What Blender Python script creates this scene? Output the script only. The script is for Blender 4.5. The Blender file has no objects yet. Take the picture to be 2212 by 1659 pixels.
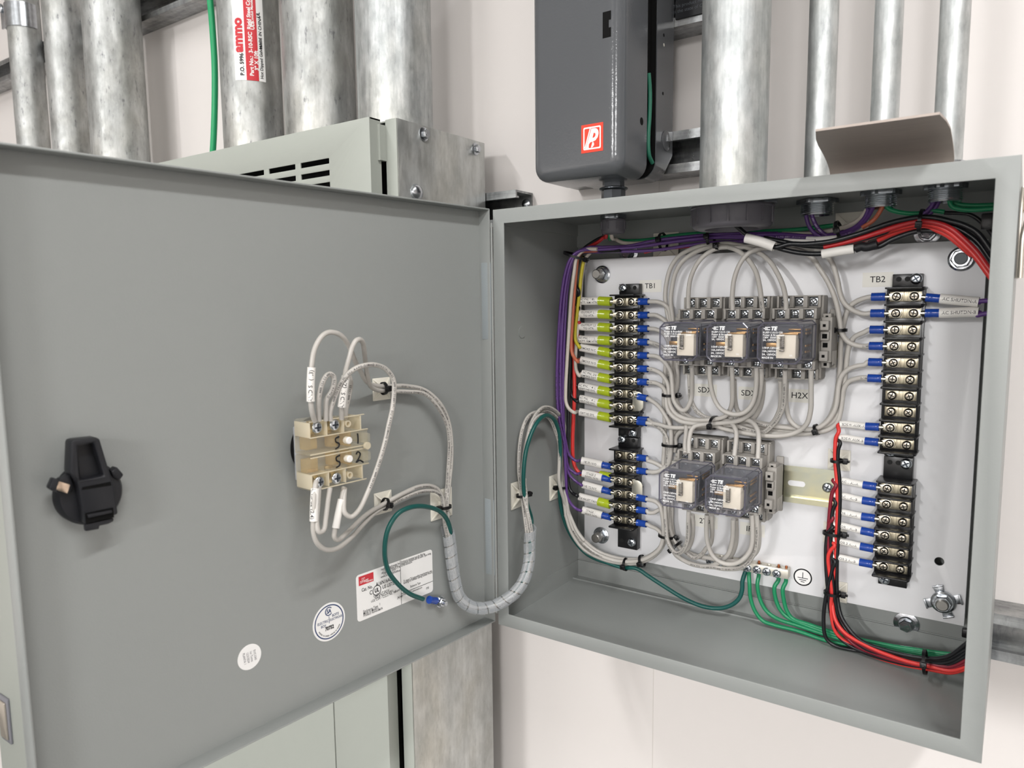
import bpy, bmesh, math, random
from math import sin, cos, pi, radians, atan2, sqrt
from mathutils import Vector, Matrix
random.seed(7)
SC = bpy.context.scene
COL = SC.collection
V = Vector
# ------------------------------------------------------------------ camera
# world frame: metres, x to the right along the wall, y into the wall, z up, origin at the lower left front corner of the enclosure
CAM = V((.41254, -.57544, .31634)); YAW, PIT, ROL = .61389, -.11591, .01288
FPX = 1595.786; PX, PY = 1082.89, 846.97
RM = Matrix.Rotation(YAW, 3, 'Z') @ Matrix.Rotation(PIT, 3, 'X') @ Matrix.Rotation(ROL, 3, 'Y')
cd = bpy.data.cameras.new('camera'); cam = bpy.data.objects.new('camera', cd); COL.objects.link(cam)
cd.sensor_fit = 'HORIZONTAL'; cd.sensor_width = 36; cd.lens = FPX / 2212 * 36
cd.shift_x = (1106 - PX) / 2212; cd.shift_y = (PY - 829.5) / 2212
cd.clip_start = .01; cd.clip_end = 60
rx, fy, uz = RM.col[0], RM.col[1], RM.col[2]
cam.matrix_world = Matrix(((rx[0], uz[0], -fy[0], CAM[0]), (rx[1], uz[1], -fy[1], CAM[1]), (rx[2], uz[2], -fy[2], CAM[2]), (0, 0, 0, 1)))
cd.dof.use_dof = True; cd.dof.focus_distance = .74; cd.dof.aperture_fstop = 11.0
SC.camera = cam
SC.view_settings.view_transform = 'Standard'; SC.view_settings.look = 'None'
SC.view_settings.gamma = 1; SC.view_settings.use_curve_mapping = False
SC.view_settings.exposure = 0.0
try: SC.cycles.transparent_max_bounces = 40; SC.cycles.max_bounces = 12
except AttributeError: pass
# ------------------------------------------------------------------ world and the room's ceiling lamps
wd = bpy.data.worlds.new('world'); SC.world = wd; wd.use_nodes = True
wd.node_tree.nodes['Background'].inputs[0].default_value = (.9, .95, 1, 1)
wd.node_tree.nodes['Background'].inputs[1].default_value = .3
def area(name, loc, sx, sy, power, color=(1, .992, .985), rot=(0, 0, 0)):
    l = bpy.data.lights.new(name, 'AREA'); l.shape = 'RECTANGLE'; l.size = sx; l.size_y = sy; l.energy = power; l.color = color
    o = bpy.data.objects.new(name, l); o.location = loc; o.rotation_euler = rot; COL.objects.link(o); return o
ZC = 1.75      # ceiling height above the origin
LAMPS = [(-.68, -.95, .10, 1.3, 15), (1.12, -.95, .10, 1.3, 34), (-.9, -6.2, .16, 3.2, 400), (1.9, -6.2, .16, 3.2, 460)]
for i, (lx, ly, sx, sy, pw) in enumerate(LAMPS):
    area('ceiling_lamp_light', (lx, ly, ZC - .085), sx, sy, pw)
# ------------------------------------------------------------------ helpers
def ray(x, y): return RM @ V(((x - PX) / FPX, 1, -(y - PY) / FPX))
def at(x, y, Y):
    d = ray(x, y); return CAM + d * ((Y - CAM[1]) / d[1])
def atx(x, y, X):
    d = ray(x, y); return CAM + d * ((X - CAM[0]) / d[0])
def atz(x, y, Z):
    d = ray(x, y); return CAM + d * ((Z - CAM[2]) / d[2])
DA = 1.47303; D0 = V((-.002, -.002, 0)); DD = V((-cos(DA), -sin(DA), 0)); DN = V((sin(DA), -cos(DA), 0)); FL = .013
DO = D0 - DN * FL                      # origin of the door's inner skin at the hinge
DM = Matrix(((DD[0], DN[0], 0, DO[0]), (DD[1], DN[1], 0, DO[1]), (0, 0, 1, 0), (0, 0, 0, 1)))   # door frame: u from hinge, w out of the skin, z up
def door(x, y, w=0.0):                 # photograph position -> door frame (u, w, z)
    o = DO + DN * w; d = ray(x, y); t = (o - CAM).dot(DN) / d.dot(DN); P = CAM + d * t
    return V(((P - o).dot(DD), w, P[2]))
def doorw(x, y, w=0.0): return DM @ door(x, y, w)

def lin(c):
    if isinstance(c, str): c = [int(c[i:i + 2], 16) / 255 for i in (0, 2, 4)]
    return tuple((v / 12.92 if v <= .04045 else ((v + .055) / 1.055) ** 2.4) for v in c)
MATS = {}
def mat(name, col='808080', rough=.5, metal=0, spec=.5, coat=0, bump=0, bscale=200, trans=0, ior=1.45, vary=0, vscale=30, stretch=(1, 1, 1), sub=0, emit=None, estr=1, vcol=None, aniso=0):
    if name in MATS: return MATS[name]
    m = bpy.data.materials.new(name); m.use_nodes = True; nt = m.node_tree; b = nt.nodes['Principled BSDF']
    c = lin(col) + (1,)
    b.inputs['Base Color'].default_value = c; b.inputs['Roughness'].default_value = rough; b.inputs['Metallic'].default_value = metal
    b.inputs['Specular IOR Level'].default_value = spec; b.inputs['Coat Weight'].default_value = coat
    b.inputs['Transmission Weight'].default_value = trans; b.inputs['IOR'].default_value = ior
    if emit: b.inputs['Emission Color'].default_value = lin(emit) + (1,); b.inputs['Emission Strength'].default_value = estr
    tc = nt.nodes.new('ShaderNodeTexCoord'); mp = nt.nodes.new('ShaderNodeMapping'); mp.inputs['Scale'].default_value = stretch
    nt.links.new(tc.outputs['Object'], mp.inputs[0])
    if vary:
        n = nt.nodes.new('ShaderNodeTexNoise'); n.inputs['Scale'].default_value = vscale; n.inputs['Detail'].default_value = 6
        nt.links.new(mp.outputs[0], n.inputs['Vector'])
        r = nt.nodes.new('ShaderNodeValToRGB'); r.color_ramp.elements[0].position = .3; r.color_ramp.elements[1].position = .7
        c2 = lin(vcol) + (1,) if vcol else tuple(v * (1 - vary) for v in c[:3]) + (1,)
        r.color_ramp.elements[0].color = c2; r.color_ramp.elements[1].color = c
        nt.links.new(n.outputs['Fac'], r.inputs[0]); nt.links.new(r.outputs[0], b.inputs['Base Color'])
    if bump:
        n2 = nt.nodes.new('ShaderNodeTexNoise'); n2.inputs['Scale'].default_value = bscale; n2.inputs['Detail'].default_value = 3
        nt.links.new(mp.outputs[0], n2.inputs['Vector'])
        bp = nt.nodes.new('ShaderNodeBump'); bp.inputs['Strength'].default_value = bump; bp.inputs['Distance'].default_value = .001
        nt.links.new(n2.outputs['Fac'], bp.inputs['Height']); nt.links.new(bp.outputs[0], b.inputs['Normal'])
    MATS[name] = m; return m

def galv(name, base='c4c6c6', dark='9a9c9a', rough=.36, streak=.12, dirt=0.0, blotch=30, ax=2):
    """hot-dip zinc: spangle blotches, drawn streaks along z and scattered dark scuffs"""
    if name in MATS: return MATS[name]
    m = bpy.data.materials.new(name); m.use_nodes = True; nt = m.node_tree; b = nt.nodes['Principled BSDF']; L = nt.links.new
    b.inputs['Metallic'].default_value = .82; b.inputs['Roughness'].default_value = rough
    tc = nt.nodes.new('ShaderNodeTexCoord')
    def noise(sc, det, scale):
        mp = nt.nodes.new('ShaderNodeMapping'); mp.inputs['Scale'].default_value = scale; L(tc.outputs['Object'], mp.inputs[0])
        n = nt.nodes.new('ShaderNodeTexNoise'); n.inputs['Scale'].default_value = sc; n.inputs['Detail'].default_value = det; n.inputs['Roughness'].default_value = .65
        L(mp.outputs[0], n.inputs['Vector']); return n.outputs['Fac']
    def ramp(f, p0, c0, p1, c1):
        r = nt.nodes.new('ShaderNodeValToRGB'); e = r.color_ramp.elements; e[0].position = p0; e[1].position = p1; e[0].color = c0; e[1].color = c1; L(f, r.inputs[0]); return r.outputs[0]
    def mix(a, bb, f=None, fac=.5, mode='MIX'):
        x = nt.nodes.new('ShaderNodeMix'); x.data_type = 'RGBA'; x.blend_type = mode
        if f is not None: L(f, x.inputs[0])
        else: x.inputs[0].default_value = fac
        L(a, x.inputs[6]); L(bb, x.inputs[7]); return x.outputs[2]
    c0, c1 = lin(dark) + (1,), lin(base) + (1,)
    blot = ramp(noise(blotch, 4, (1, 1, .45)), .35, c0, .65, c1)
    along = lambda k: tuple(k if i == ax else 1 for i in range(3))
    st = ramp(noise(160, 4, along(.04)), .35, (1 - streak * 2,) * 3 + (1,), .6, (1, 1, 1, 1))
    c = mix(blot, st, fac=1, mode='MULTIPLY')
    if dirt:
        sc = ramp(noise(85, 8, (1.8, 1.8, .6)), .585, (1, 1, 1, 1), .68, (1 - dirt, 1 - dirt, 1 - dirt * .95, 1))
        c = mix(c, sc, fac=1, mode='MULTIPLY')
        wm = ramp(noise(9, 3, (1, 1, .6)), .45, (1, 1, 1, 1), .75, (1, .955, .88, 1)); c = mix(c, wm, fac=1, mode='MULTIPLY')
    L(c, b.inputs['Base Color'])
    rr = ramp(noise(70, 4, (1, 1, .5)), .3, (rough * .8,) * 3 + (1,), .7, (rough * 1.35,) * 3 + (1,)); L(rr, b.inputs['Roughness'])
    bp = nt.nodes.new('ShaderNodeBump'); bp.inputs['Strength'].default_value = .4; bp.inputs['Distance'].default_value = .0006
    L(noise(140, 5, along(.35)), bp.inputs['Height']); L(bp.outputs[0], b.inputs['Normal'])
    MATS[name] = m; return m

def clear(name, col='f4f4f4', rough=.04, trans=.93, ior=1.2, body='c8c8d0'):
    """thin moulded clear plastic: mostly see-through, glossy, slightly tinted"""
    if name in MATS: return MATS[name]
    m = bpy.data.materials.new(name); m.use_nodes = True; nt = m.node_tree; L = nt.links.new
    for n in list(nt.nodes): nt.nodes.remove(n)
    out = nt.nodes.new('ShaderNodeOutputMaterial'); tr = nt.nodes.new('ShaderNodeBsdfTransparent'); tr.inputs[0].default_value = lin(col) + (1,)
    pr = nt.nodes.new('ShaderNodeBsdfPrincipled'); pr.inputs['Base Color'].default_value = lin(body) + (1,); pr.inputs['Roughness'].default_value = rough; pr.inputs['Specular IOR Level'].default_value = .6
    lw = nt.nodes.new('ShaderNodeLayerWeight'); lw.inputs[0].default_value = .5
    pw = nt.nodes.new('ShaderNodeMath'); pw.operation = 'POWER'; pw.inputs[1].default_value = 4; L(lw.outputs['Facing'], pw.inputs[0])
    ad = nt.nodes.new('ShaderNodeMath'); ad.operation = 'MULTIPLY_ADD'; ad.inputs[1].default_value = (ior - 1) * 1.2; ad.inputs[2].default_value = 1 - trans; ad.use_clamp = True
    L(pw.outputs[0], ad.inputs[0]); mx = nt.nodes.new('ShaderNodeMixShader'); L(ad.outputs[0], mx.inputs[0]); L(tr.outputs[0], mx.inputs[1]); L(pr.outputs[0], mx.inputs[2]); L(mx.outputs[0], out.inputs[0])
    MATS[name] = m; return m

class MB:
    """collects shapes and links them as ONE mesh object"""
    def __init__(s, M=None): s.bm = bmesh.new(); s.M = M or Matrix(); s.mi = 0
    def _add(s, vs, fs, smooth=True):
        bv = [s.bm.verts.new(s.M @ V(v)) for v in vs]; out = []
        for f in fs:
            try: fc = s.bm.faces.new([bv[i] for i in f]); fc.material_index = s.mi; fc.smooth = smooth; out.append(fc)
            except ValueError: pass
        return bv, out
    def box(s, x0, x1, y0, y1, z0, z1, bev=0, seg=2):
        vs = [(x, y, z) for x in (x0, x1) for y in (y0, y1) for z in (z0, z1)]
        fs = [(0, 1, 3, 2), (4, 6, 7, 5), (0, 4, 5, 1), (2, 3, 7, 6), (0, 2, 6, 4), (1, 5, 7, 3)]
        bv, f = s._add(vs, fs)
        if bev:
            es = list({e for x in f for e in x.edges})
            bmesh.ops.bevel(s.bm, geom=es + bv, offset=bev, segments=seg, profile=.5, affect='EDGES', material=-1)
        return s
    def loft(s, rings, close=True, cap0=True, cap1=True):
        n = len(rings[0]); vs = [p for r in rings for p in r]; fs = []
        m = len(rings)
        for i in range(m - 1):
            for j in range(n if close else n - 1):
                a, b = i * n + j, i * n + (j + 1) % n; fs.append((a, b, b + n, a + n))
        if cap0: fs.append(tuple(range(n))[::-1])
        if cap1: fs.append(tuple(range((m - 1) * n, m * n)))
        s._add(vs, fs); return s
    def cyl(s, p0, p1, r0, r1=None, seg=20, cap0=True, cap1=True, ph=0):
        r1 = r0 if r1 is None else r1; p0, p1 = V(p0), V(p1); t = (p1 - p0).normalized()
        a = t.orthogonal().normalized(); b = t.cross(a)
        R = [[p + (a * cos(2 * pi * k / seg + ph) + b * sin(2 * pi * k / seg + ph)) * r for k in range(seg)] for p, r in ((p0, r0), (p1, r1))]
        return s.loft(R, True, cap0, cap1)
    def lathe(s, p0, axis, prof, seg=24, cap0=True, cap1=True, ph=0):
        """prof: list of (distance along axis, radius)"""
        p0 = V(p0); t = V(axis).normalized(); a = t.orthogonal().normalized(); b = t.cross(a)
        R = [[p0 + t * h + (a * cos(2 * pi * k / seg + ph) + b * sin(2 * pi * k / seg + ph)) * r for k in range(seg)] for h, r in prof]
        return s.loft(R, True, cap0, cap1)
    def tube(s, pts, r, seg=10, cap=True, ref=None, ry=None):
        pts = [V(p) for p in pts]; n = len(pts); T = []
        for i in range(n): T.append((pts[min(i + 1, n - 1)] - pts[max(i - 1, 0)]).normalized())
        a = V(ref) if ref else T[0].orthogonal()
        R = []
        for i in range(n):
            a = (a - T[i] * a.dot(T[i])).normalized(); b = T[i].cross(a)
            rr = r[i] if isinstance(r, (list, tuple)) else r; r2 = (ry / r * rr if not isinstance(r, (list, tuple)) else ry) if ry else rr
            R.append([pts[i] + a * cos(2 * pi * k / seg) * rr + b * sin(2 * pi * k / seg) * r2 for k in range(seg)])
        return s.loft(R, True, cap, cap)
    def prism(s, poly, O, U, W, N, d, holes=(), bev=0):
        """2-D outline (with holes) in the plane O + u U + w W, extruded by d along N"""
        O, U, W, N = V(O), V(U), V(W), V(N)
        loops = [poly] + list(holes); t = bmesh.new(); es = []
        for lp in loops:
            vs = [t.verts.new(O + U * p[0] + W * p[1]) for p in lp]
            es += [t.edges.new((vs[i], vs[(i + 1) % len(vs)])) for i in range(len(vs))]
        if len(loops) == 1: t.faces.new([v for v in t.verts])
        else: bmesh.ops.triangle_fill(t, edges=es, use_beauty=True, use_dissolve=False)
        fl = [f for f in t.faces]
        if d:
            r = bmesh.ops.extrude_face_region(t, geom=fl)
            bmesh.ops.translate(t, verts=[g for g in r['geom'] if isinstance(g, bmesh.types.BMVert)], vec=N * d)
            bmesh.ops.recalc_face_normals(t, faces=t.faces)
        if bev:
            ee = [e for e in t.edges if len(e.link_faces) == 2 and e.calc_face_angle(0) > .5]
            bmesh.ops.bevel(t, geom=ee, offset=bev, segments=2, profile=.5, affect='EDGES')
        t.verts.index_update()
        s._add([v.co for v in t.verts], [[v.index for v in f.verts] for f in t.faces]); t.free(); return s
    def sphere(s, c, r, sq=(1, 1, 1), u=14, v=8):
        c = V(c); R = [[c + V((r * sq[0] * sin(pi * (i + .5) / v) * cos(2 * pi * k / u), r * sq[1] * sin(pi * (i + .5) / v) * sin(2 * pi * k / u), r * sq[2] * cos(pi * (i + .5) / v))) for k in range(u)] for i in range(v)]
        return s.loft(R)
    def build(s, name, mats, parent=None, label=None, cat=None, group=None, kind=None, origin=None, local=False, angle=38, world=True):
        me = bpy.data.meshes.new(name)
        bmesh.ops.recalc_face_normals(s.bm, faces=s.bm.faces)
        an = radians(angle)
        for e in s.bm.edges:
            if len(e.link_faces) == 2 and e.calc_face_angle(0) > an: e.smooth = False
        s.bm.to_mesh(me); s.bm.free()
        for m in (mats if isinstance(mats, (list, tuple)) else [mats]): me.materials.append(m)
        o = bpy.data.objects.new(name, me); COL.objects.link(o)
        if parent is not None:
            o.parent = parent
            if not local:
                org = wpos(parent); me.transform(Matrix.Translation(-org))
        else:
            if origin is None and not local:
                if me.vertices:
                    xs = [v.co for v in me.vertices]; origin = V((sum(v[0] for v in xs) / len(xs), sum(v[1] for v in xs) / len(xs), min(v[2] for v in xs)))
                else: origin = V()
            if origin is not None: me.transform(Matrix.Translation(-V(origin))); o.location = origin
        tag(o, label, cat, group, kind); return o
def wpos(o):
    p = V()
    while o is not None: p = p + V(o.location); o = o.parent
    return p
def tag(o, label=None, cat=None, group=None, kind=None):
    if label: o['label'] = label
    if cat: o['category'] = cat
    if group: o['group'] = group
    if kind: o['kind'] = kind
    return o
def thing(name, loc, label, cat, group=None, rot=None):
    o = bpy.data.objects.new(name, None); o.empty_display_size = .01; o.location = V(loc); COL.objects.link(o)
    if rot: o.rotation_euler = rot
    return tag(o, label, cat, group)
def kids(o): return [c for c in bpy.data.objects if c.parent == o]
def copy_tree(o, parent=None):
    c = o.copy(); COL.objects.link(c)
    if parent: c.parent = parent
    for ch in KIDS[o.name]: copy_tree(ch, c)
    return c
KIDS = {}
def index(o):
    KIDS[o.name] = kids(o)
    for k in KIDS[o.name]: index(k)
def spline(P, n=8):
    """Catmull-Rom through the points"""
    P = [V(p) for p in P]
    if len(P) < 3:
        return [P[0].lerp(P[1], i / n) for i in range(n + 1)]
    Q = [P[0] * 2 - P[1]] + P + [P[-1] * 2 - P[-2]]; out = []
    for i in range(1, len(Q) - 2):
        a, b, c, d = Q[i - 1:i + 3]
        ta, tb, tc = max((b - a).length, 1e-6) ** .5, max((c - b).length, 1e-6) ** .5, max((d - c).length, 1e-6) ** .5
        m1 = ((b - a) / ta - (c - a) / (ta + tb) + (c - b) / tb) * tb
        m2 = ((c - b) / tb - (d - b) / (tb + tc) + (d - c) / tc) * tb
        for k in range(n):
            t = k / n; t2, t3 = t * t, t * t * t
            out.append(b * (2 * t3 - 3 * t2 + 1) + m1 * (t3 - 2 * t2 + t) + c * (-2 * t3 + 3 * t2) + m2 * (t3 - t2))
    out.append(P[-1]); return out
def textmesh(txt, size, bold=0, align='CENTER', shear=0, space=1, res=3):
    """2-D letter shapes as (verts, faces)"""
    c = bpy.data.curves.new('t', 'FONT'); c.body = txt; c.size = size; c.align_x = align; c.align_y = 'CENTER'; c.offset = bold; c.shear = shear
    c.resolution_u = res; c.space_character = space; c.fill_mode = 'FRONT'; c.space_line = .8
    o = bpy.data.objects.new('t', c); COL.objects.link(o); dg = bpy.context.evaluated_depsgraph_get(); dg.update()
    me = bpy.data.meshes.new_from_object(o.evaluated_get(dg)); vs = [V(v.co) for v in me.vertices]; fs = [tuple(p.vertices) for p in me.polygons]
    bpy.data.objects.remove(o); bpy.data.curves.remove(c); bpy.data.meshes.remove(me); return vs, fs
def flat_text(mb, txt, O, U, W, size, bold=0, align='CENTER', shear=0, sx=1, space=1):
    vs, fs = textmesh(txt, size, bold, align, shear, space); O, U, W = V(O), V(U), V(W)
    mb._add([O + U * v[0] * sx + W * v[1] for v in vs], fs, False); return mb
def tube_text(mb, pts, r, txt, size, s0, ref=(0, -1, 0), off=0.0, bold=0, flip=False, lift=1.02, align='LEFT', space=1):
    """letters wrapped on a tube that follows pts; ref = the side the print faces"""
    pts = [V(p) for p in pts]; L = [0]
    for a, b in zip(pts, pts[1:]): L.append(L[-1] + (b - a).length)
    vs, fs = textmesh(txt, size, bold, align, 0, space, 2); ref = V(ref)
    def frame(s):
        s = min(max(s, 0), L[-1] - 1e-6); i = 0
        lo, hi = 0, len(L) - 1
        while hi - lo > 1:
            m = (lo + hi) // 2
            if L[m] <= s: lo = m
            else: hi = m
        t = (s - L[lo]) / max(L[hi] - L[lo], 1e-9); p = pts[lo].lerp(pts[hi], t)
        T = (pts[min(hi + 1, len(pts) - 1)] - pts[max(lo - 1, 0)]).normalized(); n = (ref - T * ref.dot(T)).normalized(); return p, T, n
    out = []
    for v in vs:
        s = s0 + v[0] * (-1 if flip else 1); q = (v[1] + off) * (-1 if flip else 1)
        p, T, n = frame(s); b = n.cross(T); a = q / r
        out.append(p + (n * cos(a) + b * -sin(a) * -1) * r * lift)
    mb._add(out, fs, False); return mb
def roundrect(w, h, r, n=5, cx=0, cy=0):
    P = []
    for sx, sy, a0 in ((1, 1, 0), (-1, 1, pi / 2), (-1, -1, pi), (1, -1, 3 * pi / 2)):
        for k in range(n + 1):
            a = a0 + pi / 2 * k / n; P.append((cx + sx * (w / 2 - r) + r * cos(a), cy + sy * (h / 2 - r) + r * sin(a)))
    return P
def circ(r, n=24, cx=0, cy=0, ph=0): return [(cx + r * cos(2 * pi * k / n + ph), cy + r * sin(2 * pi * k / n + ph)) for k in range(n)]
# ------------------------------------------------------------------ materials
PAINT = mat('grey_enclosure_paint', '909391', .36, 0, .5, bump=.06, bscale=900)
PLATE = mat('white_panel_paint', 'e2e2e4', .33, 0, .5, bump=.04, bscale=700)
GREEN_GREY = mat('pale_grey_green_paint', 'a0a49d', .4, 0, .5, bump=.05, bscale=900)
WALL = mat('wall_paint', 'dbd6d3', .6, 0, .3, bump=.03, bscale=250)
GALV = galv('galvanized_conduit', 'c2c4c3', '9c9e9c', .46, .06, .5, 40)
GALV2 = galv('clean_galvanized_conduit', 'c6c9c9', 'aaaeae', .44, .10, .2, 90)
GALVS = galv('galvanized_sheet', 'd2d4d2', 'b6b8b5', .42, .04, .12, 45)
ZINC = mat('zinc_plated_steel', 'c9cdd2', .22, 1, bump=.15, bscale=400, vary=.25, vscale=120)
STEEL = mat('stud_steel', '9a9894', .4, 1)
STRUT = galv('strut_zinc', 'b8babb', '8e9092', .32, .18, .2, 60, 0)
NICKEL = mat('nickel_plate', 'd9d2c4', .25, 1, vary=.15, vscale=150)
BLACK = mat('black_plastic', '141416', .28, 0, .5)
BLACKM = mat('black_matte_plastic', '1c1c1f', .5, 0, .4)
DARK = mat('opening_shade', '050505', .8, 0, .2)  # near-black colour in place of the shade inside holes and gaps
INK = mat('black_ink', '202124', .6, 0, .2)
WHITE_STK = mat('white_sticker', 'efeeec', .42, 0, .4)
# ------------------------------------------------------------------ the room
def slab(name, x0, x1, y0, y1, z0, z1, m):
    return MB().box(x0, x1, y0, y1, z0, z1).build(name, m, kind='structure')
XL, XR, YF, ZF, YW = -3.2, 4.2, -9.4, -1.25, .2
slab('wall_back', XL, XR, YW, YW + .12, ZF, ZC, WALL)
slab('wall_left', XL - .12, XL, YF, YW + .12, ZF, ZC, WALL)
slab('wall_right', XR, XR + .12, YF, YW + .12, ZF, ZC, WALL)
slab('wall_front', XL, XR, YF - .12, YF, ZF, ZC, WALL)
slab('floor', XL - .12, XR + .12, YF - .12, YW + .12, ZF - .1, ZF, mat('floor_coating', '5b5d5c', .4, bump=.1, bscale=60))
slab('ceiling', XL - .12, XR + .12, YF - .12, YW + .12, ZC, ZC + .1, mat('ceiling_paint', 'e6e5e2', .8))
# vertical joint between two wall sheets below the enclosure
jx = at(1411, 1500, YW)[0]
MB().box(jx - .0004, jx + .0004, YW - .0003, YW + .001, ZF, ZC).build('trim_1', mat('joint_line', 'cfcac5', .7), kind='structure')
LEDM = mat('lamp_lens', 'ffffff', .5, emit='fff4e6', estr=3)
for i, (lx, ly, sx, sy, pw) in enumerate(LAMPS):
    t = thing('ceiling_light', (lx, ly, ZC - .08), 'long linear ceiling lamp with white housing, %s' % ['left side near the wall', 'right side near the wall', 'left side farther back', 'right side farther back'][i], 'ceiling light', 'ceiling lamps')
    MB().box(lx - sx / 2 - .01, lx + sx / 2 + .01, ly - sy / 2 - .02, ly + sy / 2 + .02, ZC - .08, ZC, .01).build('housing', mat('lamp_housing', 'dddddd', .5), t)
# ------------------------------------------------------------------ enclosure
W = .4064; H = .4060; D = .1618; TS = .0015
enc = thing('electrical_enclosure', (W / 2, D / 2, 0), 'grey sheet steel wall enclosure standing open, its hinged door swung left', 'enclosure')
b = MB()
# five walls of sheet steel
b.box(0, W, D - TS, D, 0, H); b.box(0, TS, 0, D - TS, 0, H); b.box(W - TS, W, 0, D - TS, 0, H)
b.box(TS, W - TS, 0, D - TS, 0, TS); b.box(TS, W - TS, 0, D - TS, H - TS, H)
rl, rt, rr, rb = .0124, .0132, .0132, .0131
b.prism([(0, 0), (W, 0), (W, H), (0, H)], (0, -.0004, 0), (1, 0, 0), (0, 0, 1), (0, 1, 0), .0016, [[(rl, rb), (W - rr, rb), (W - rr, H - rt), (rl, H - rt)]], bev=.0005)
# seam flanges folded inside around the back and welded corner strips
f = .0165
b.box(TS, W - TS, D - f, D - f + .0008, TS, TS + .0015); 
for (x0, x1, z0, z1) in ((TS, W - TS, .0205, .0215), (TS, W - TS, H - .026, H - .025)):
    b.box(x0, x1, D - TS - .0008, D - TS, z0, z1)
b.box(TS, W - TS, D - TS - .0025, D - TS, H - TS - .024, H - TS); b.box(TS, W - TS, D - TS - .0025, D - TS, TS, TS + .019)
b.box(TS, TS + .0012, .002, D - TS, TS, TS + .019); b.box(TS, TS + .0012, .002, D - TS, H - TS - .012, H - TS)
b.cyl((TS, .045, .29), (TS + .0006, .045, .29), .006, seg=24); b.cyl((TS, .045, .082), (TS + .0006, .045, .082), .006, seg=24)
b.build('body', PAINT, enc, angle=30)
# door: pan with a folded flange all round
DW, Z0, Z1 = .4055, .0030, .4072
dm = MB(DM)
dm.box(0, DW, -.0015, 0, Z0, Z1)
R = .003
dm.box(0, .0015, -.0015, FL, Z0, Z1, .0006); dm.box(DW - .0015, DW, -.0015, FL, Z0, Z1, .0006)
dm.box(0, DW, -.0015, FL, Z0, Z0 + .0015, .0006); dm.box(0, DW, -.0015, FL, Z1 - .0015, Z1, .0006)
dr = dm.build('door', PAINT, enc, angle=30, label='door swung open to the left, inner face showing')
# hinge leaves between door flange and body
def hleaf(z0, z1, col):
    h = MB(); h.box(-.0125, -.0018, -.0032, -.0020, z0, z1, .0003); h.build('hinge_leaf', col, enc)
HG = mat('hinge_steel_paint', '949b9e', .45, 0, bump=.3, bscale=1500)
zz = [at(1055, y, -.003)[2] for y in (567, 733, 1078, 1240)]
hleaf(zz[1], zz[0], HG); hleaf(zz[3], zz[2], HG)
pin = MB(); pin.cyl((-.0012, -.0012, .012), (-.0012, -.0012, .394), .0011, seg=12); pin.build('hinge_pin', PAINT, enc)
# white mounting panel with down-turned edges on four studs
PXL, PXR, PZB, PZT, PY0 = .0198, .3862, .0404, .3647, .1415
holep = at(2029, 1213, PY0)
mp_ = MB()
outl = [(PXL, PZB), (PXR, PZB), (PXR, PZT), (PXL, PZT)]
mp_.prism(outl, (0, PY0, 0), (1, 0, 0), (0, 0, 1), (0, 1, 0), .002, [circ(.0037, 24, holep[0], holep[2])], bev=.0004)
for a in ((PXL, PXL + .002), (PXR - .002, PXR)): mp_.box(a[0], a[1], PY0 + .0019, PY0 + .011, PZB, PZT)
for a in ((PZB, PZB + .002), (PZT - .002, PZT)): mp_.box(PXL, PXR, PY0 + .0019, PY0 + .011, a[0], a[1])
mp_.build('mounting_panel', PLATE, label='white painted steel back panel bolted inside the grey enclosure', cat='panel')
# ------------------------------------------------------------------ things on the wall around the enclosure
def vconduit(x, y, r, z0, z1, m, label, name='conduit', group=None, wall=.003):
    b = MB(); b.cyl((x, y, z0), (x, y, z1), r, seg=56, cap0=False, cap1=False); b.cyl((x, y, z0), (x, y, z1), r - wall, seg=40, cap0=False, cap1=False)
    return b.build(name, m, label=label, cat='conduit', group=group, origin=(x, y, z0))
ZT = ZC
# switchboard left of the enclosure
PB = thing('panelboard', (-.66, .09, -1.2), 'tall pale grey green panelboard behind the open door, vent slots near its top', 'panelboard')
Xr = -.127; YB = .162; YFp = .010; ZTP = .5105
cx0 = at(797, 252, -.012)[0]; cz0 = at(797, 252, -.012)[2]
b = MB(); b.box(Xr - .0015, Xr, YFp, YB, -1.2, ZTP, .0004)
b.build('side_panel', GALVS, PB, label='bare galvanized side sheet')
b = MB(); gx0, gx1 = at(830, 330, .006)[0], Xr
b.box(gx0, gx1 - .0002, YFp - .0015, YFp, -1.2, ZTP, .0004); b.box(gx0, gx0 + .0015, YFp, YB, -1.2, ZTP)
b.box(-1.25, gx0, YB - .002, YB, -1.2, ZTP)
b.box(-1.25, Xr - .002, YFp + .002, YB - .003, ZTP - .0015, ZTP)   # top sheet
b.box(-1.25, -1.2485, YFp, YB, -1.2, ZTP)
b.box(cx0 - .002, gx0 + .001, -.001, .0095, ZTP - .042, ZTP - .006)
b.build('frame', GREEN_GREY, PB)
b = MB(); b.box(cx0 - .02, gx0, .03, .032, -1.2, ZTP - .03); b.box(-.5, cx0 - .01, .02, .022, .3, ZTP - .02); b.build('cavity_shade', DARK, PB)  # near-black sheets paint the shade behind the gap and vent slots
sx1 = cx0; holes = []
def ap(px, py): p = at(px, py, -.012); return (p[0], p[2])
def slotrow(ptl, ptr, pbr, pbl): return [ap(*ptl), ap(*pbl), ap(*pbr), ap(*ptr)]
ux1 = ap(711, 350)[0]; ux0 = ap(649, 355)[0]; uw = ux1 - ux0; up = ux1 - ap(638, 365)[0]
zt1, zb1 = ap(711, 341)[1], ap(711, 353)[1]; dz = ap(711, 341)[1] - ap(711, 367)[1]
for r_ in range(5):
    for c_ in range(4):
        xb = ux1 - up * c_; za = zt1 - dz * r_; hh = (zt1 - zb1)
        holes.append(roundrect(uw, hh, .0006, 2, xb - uw / 2, za - hh / 2))
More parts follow.
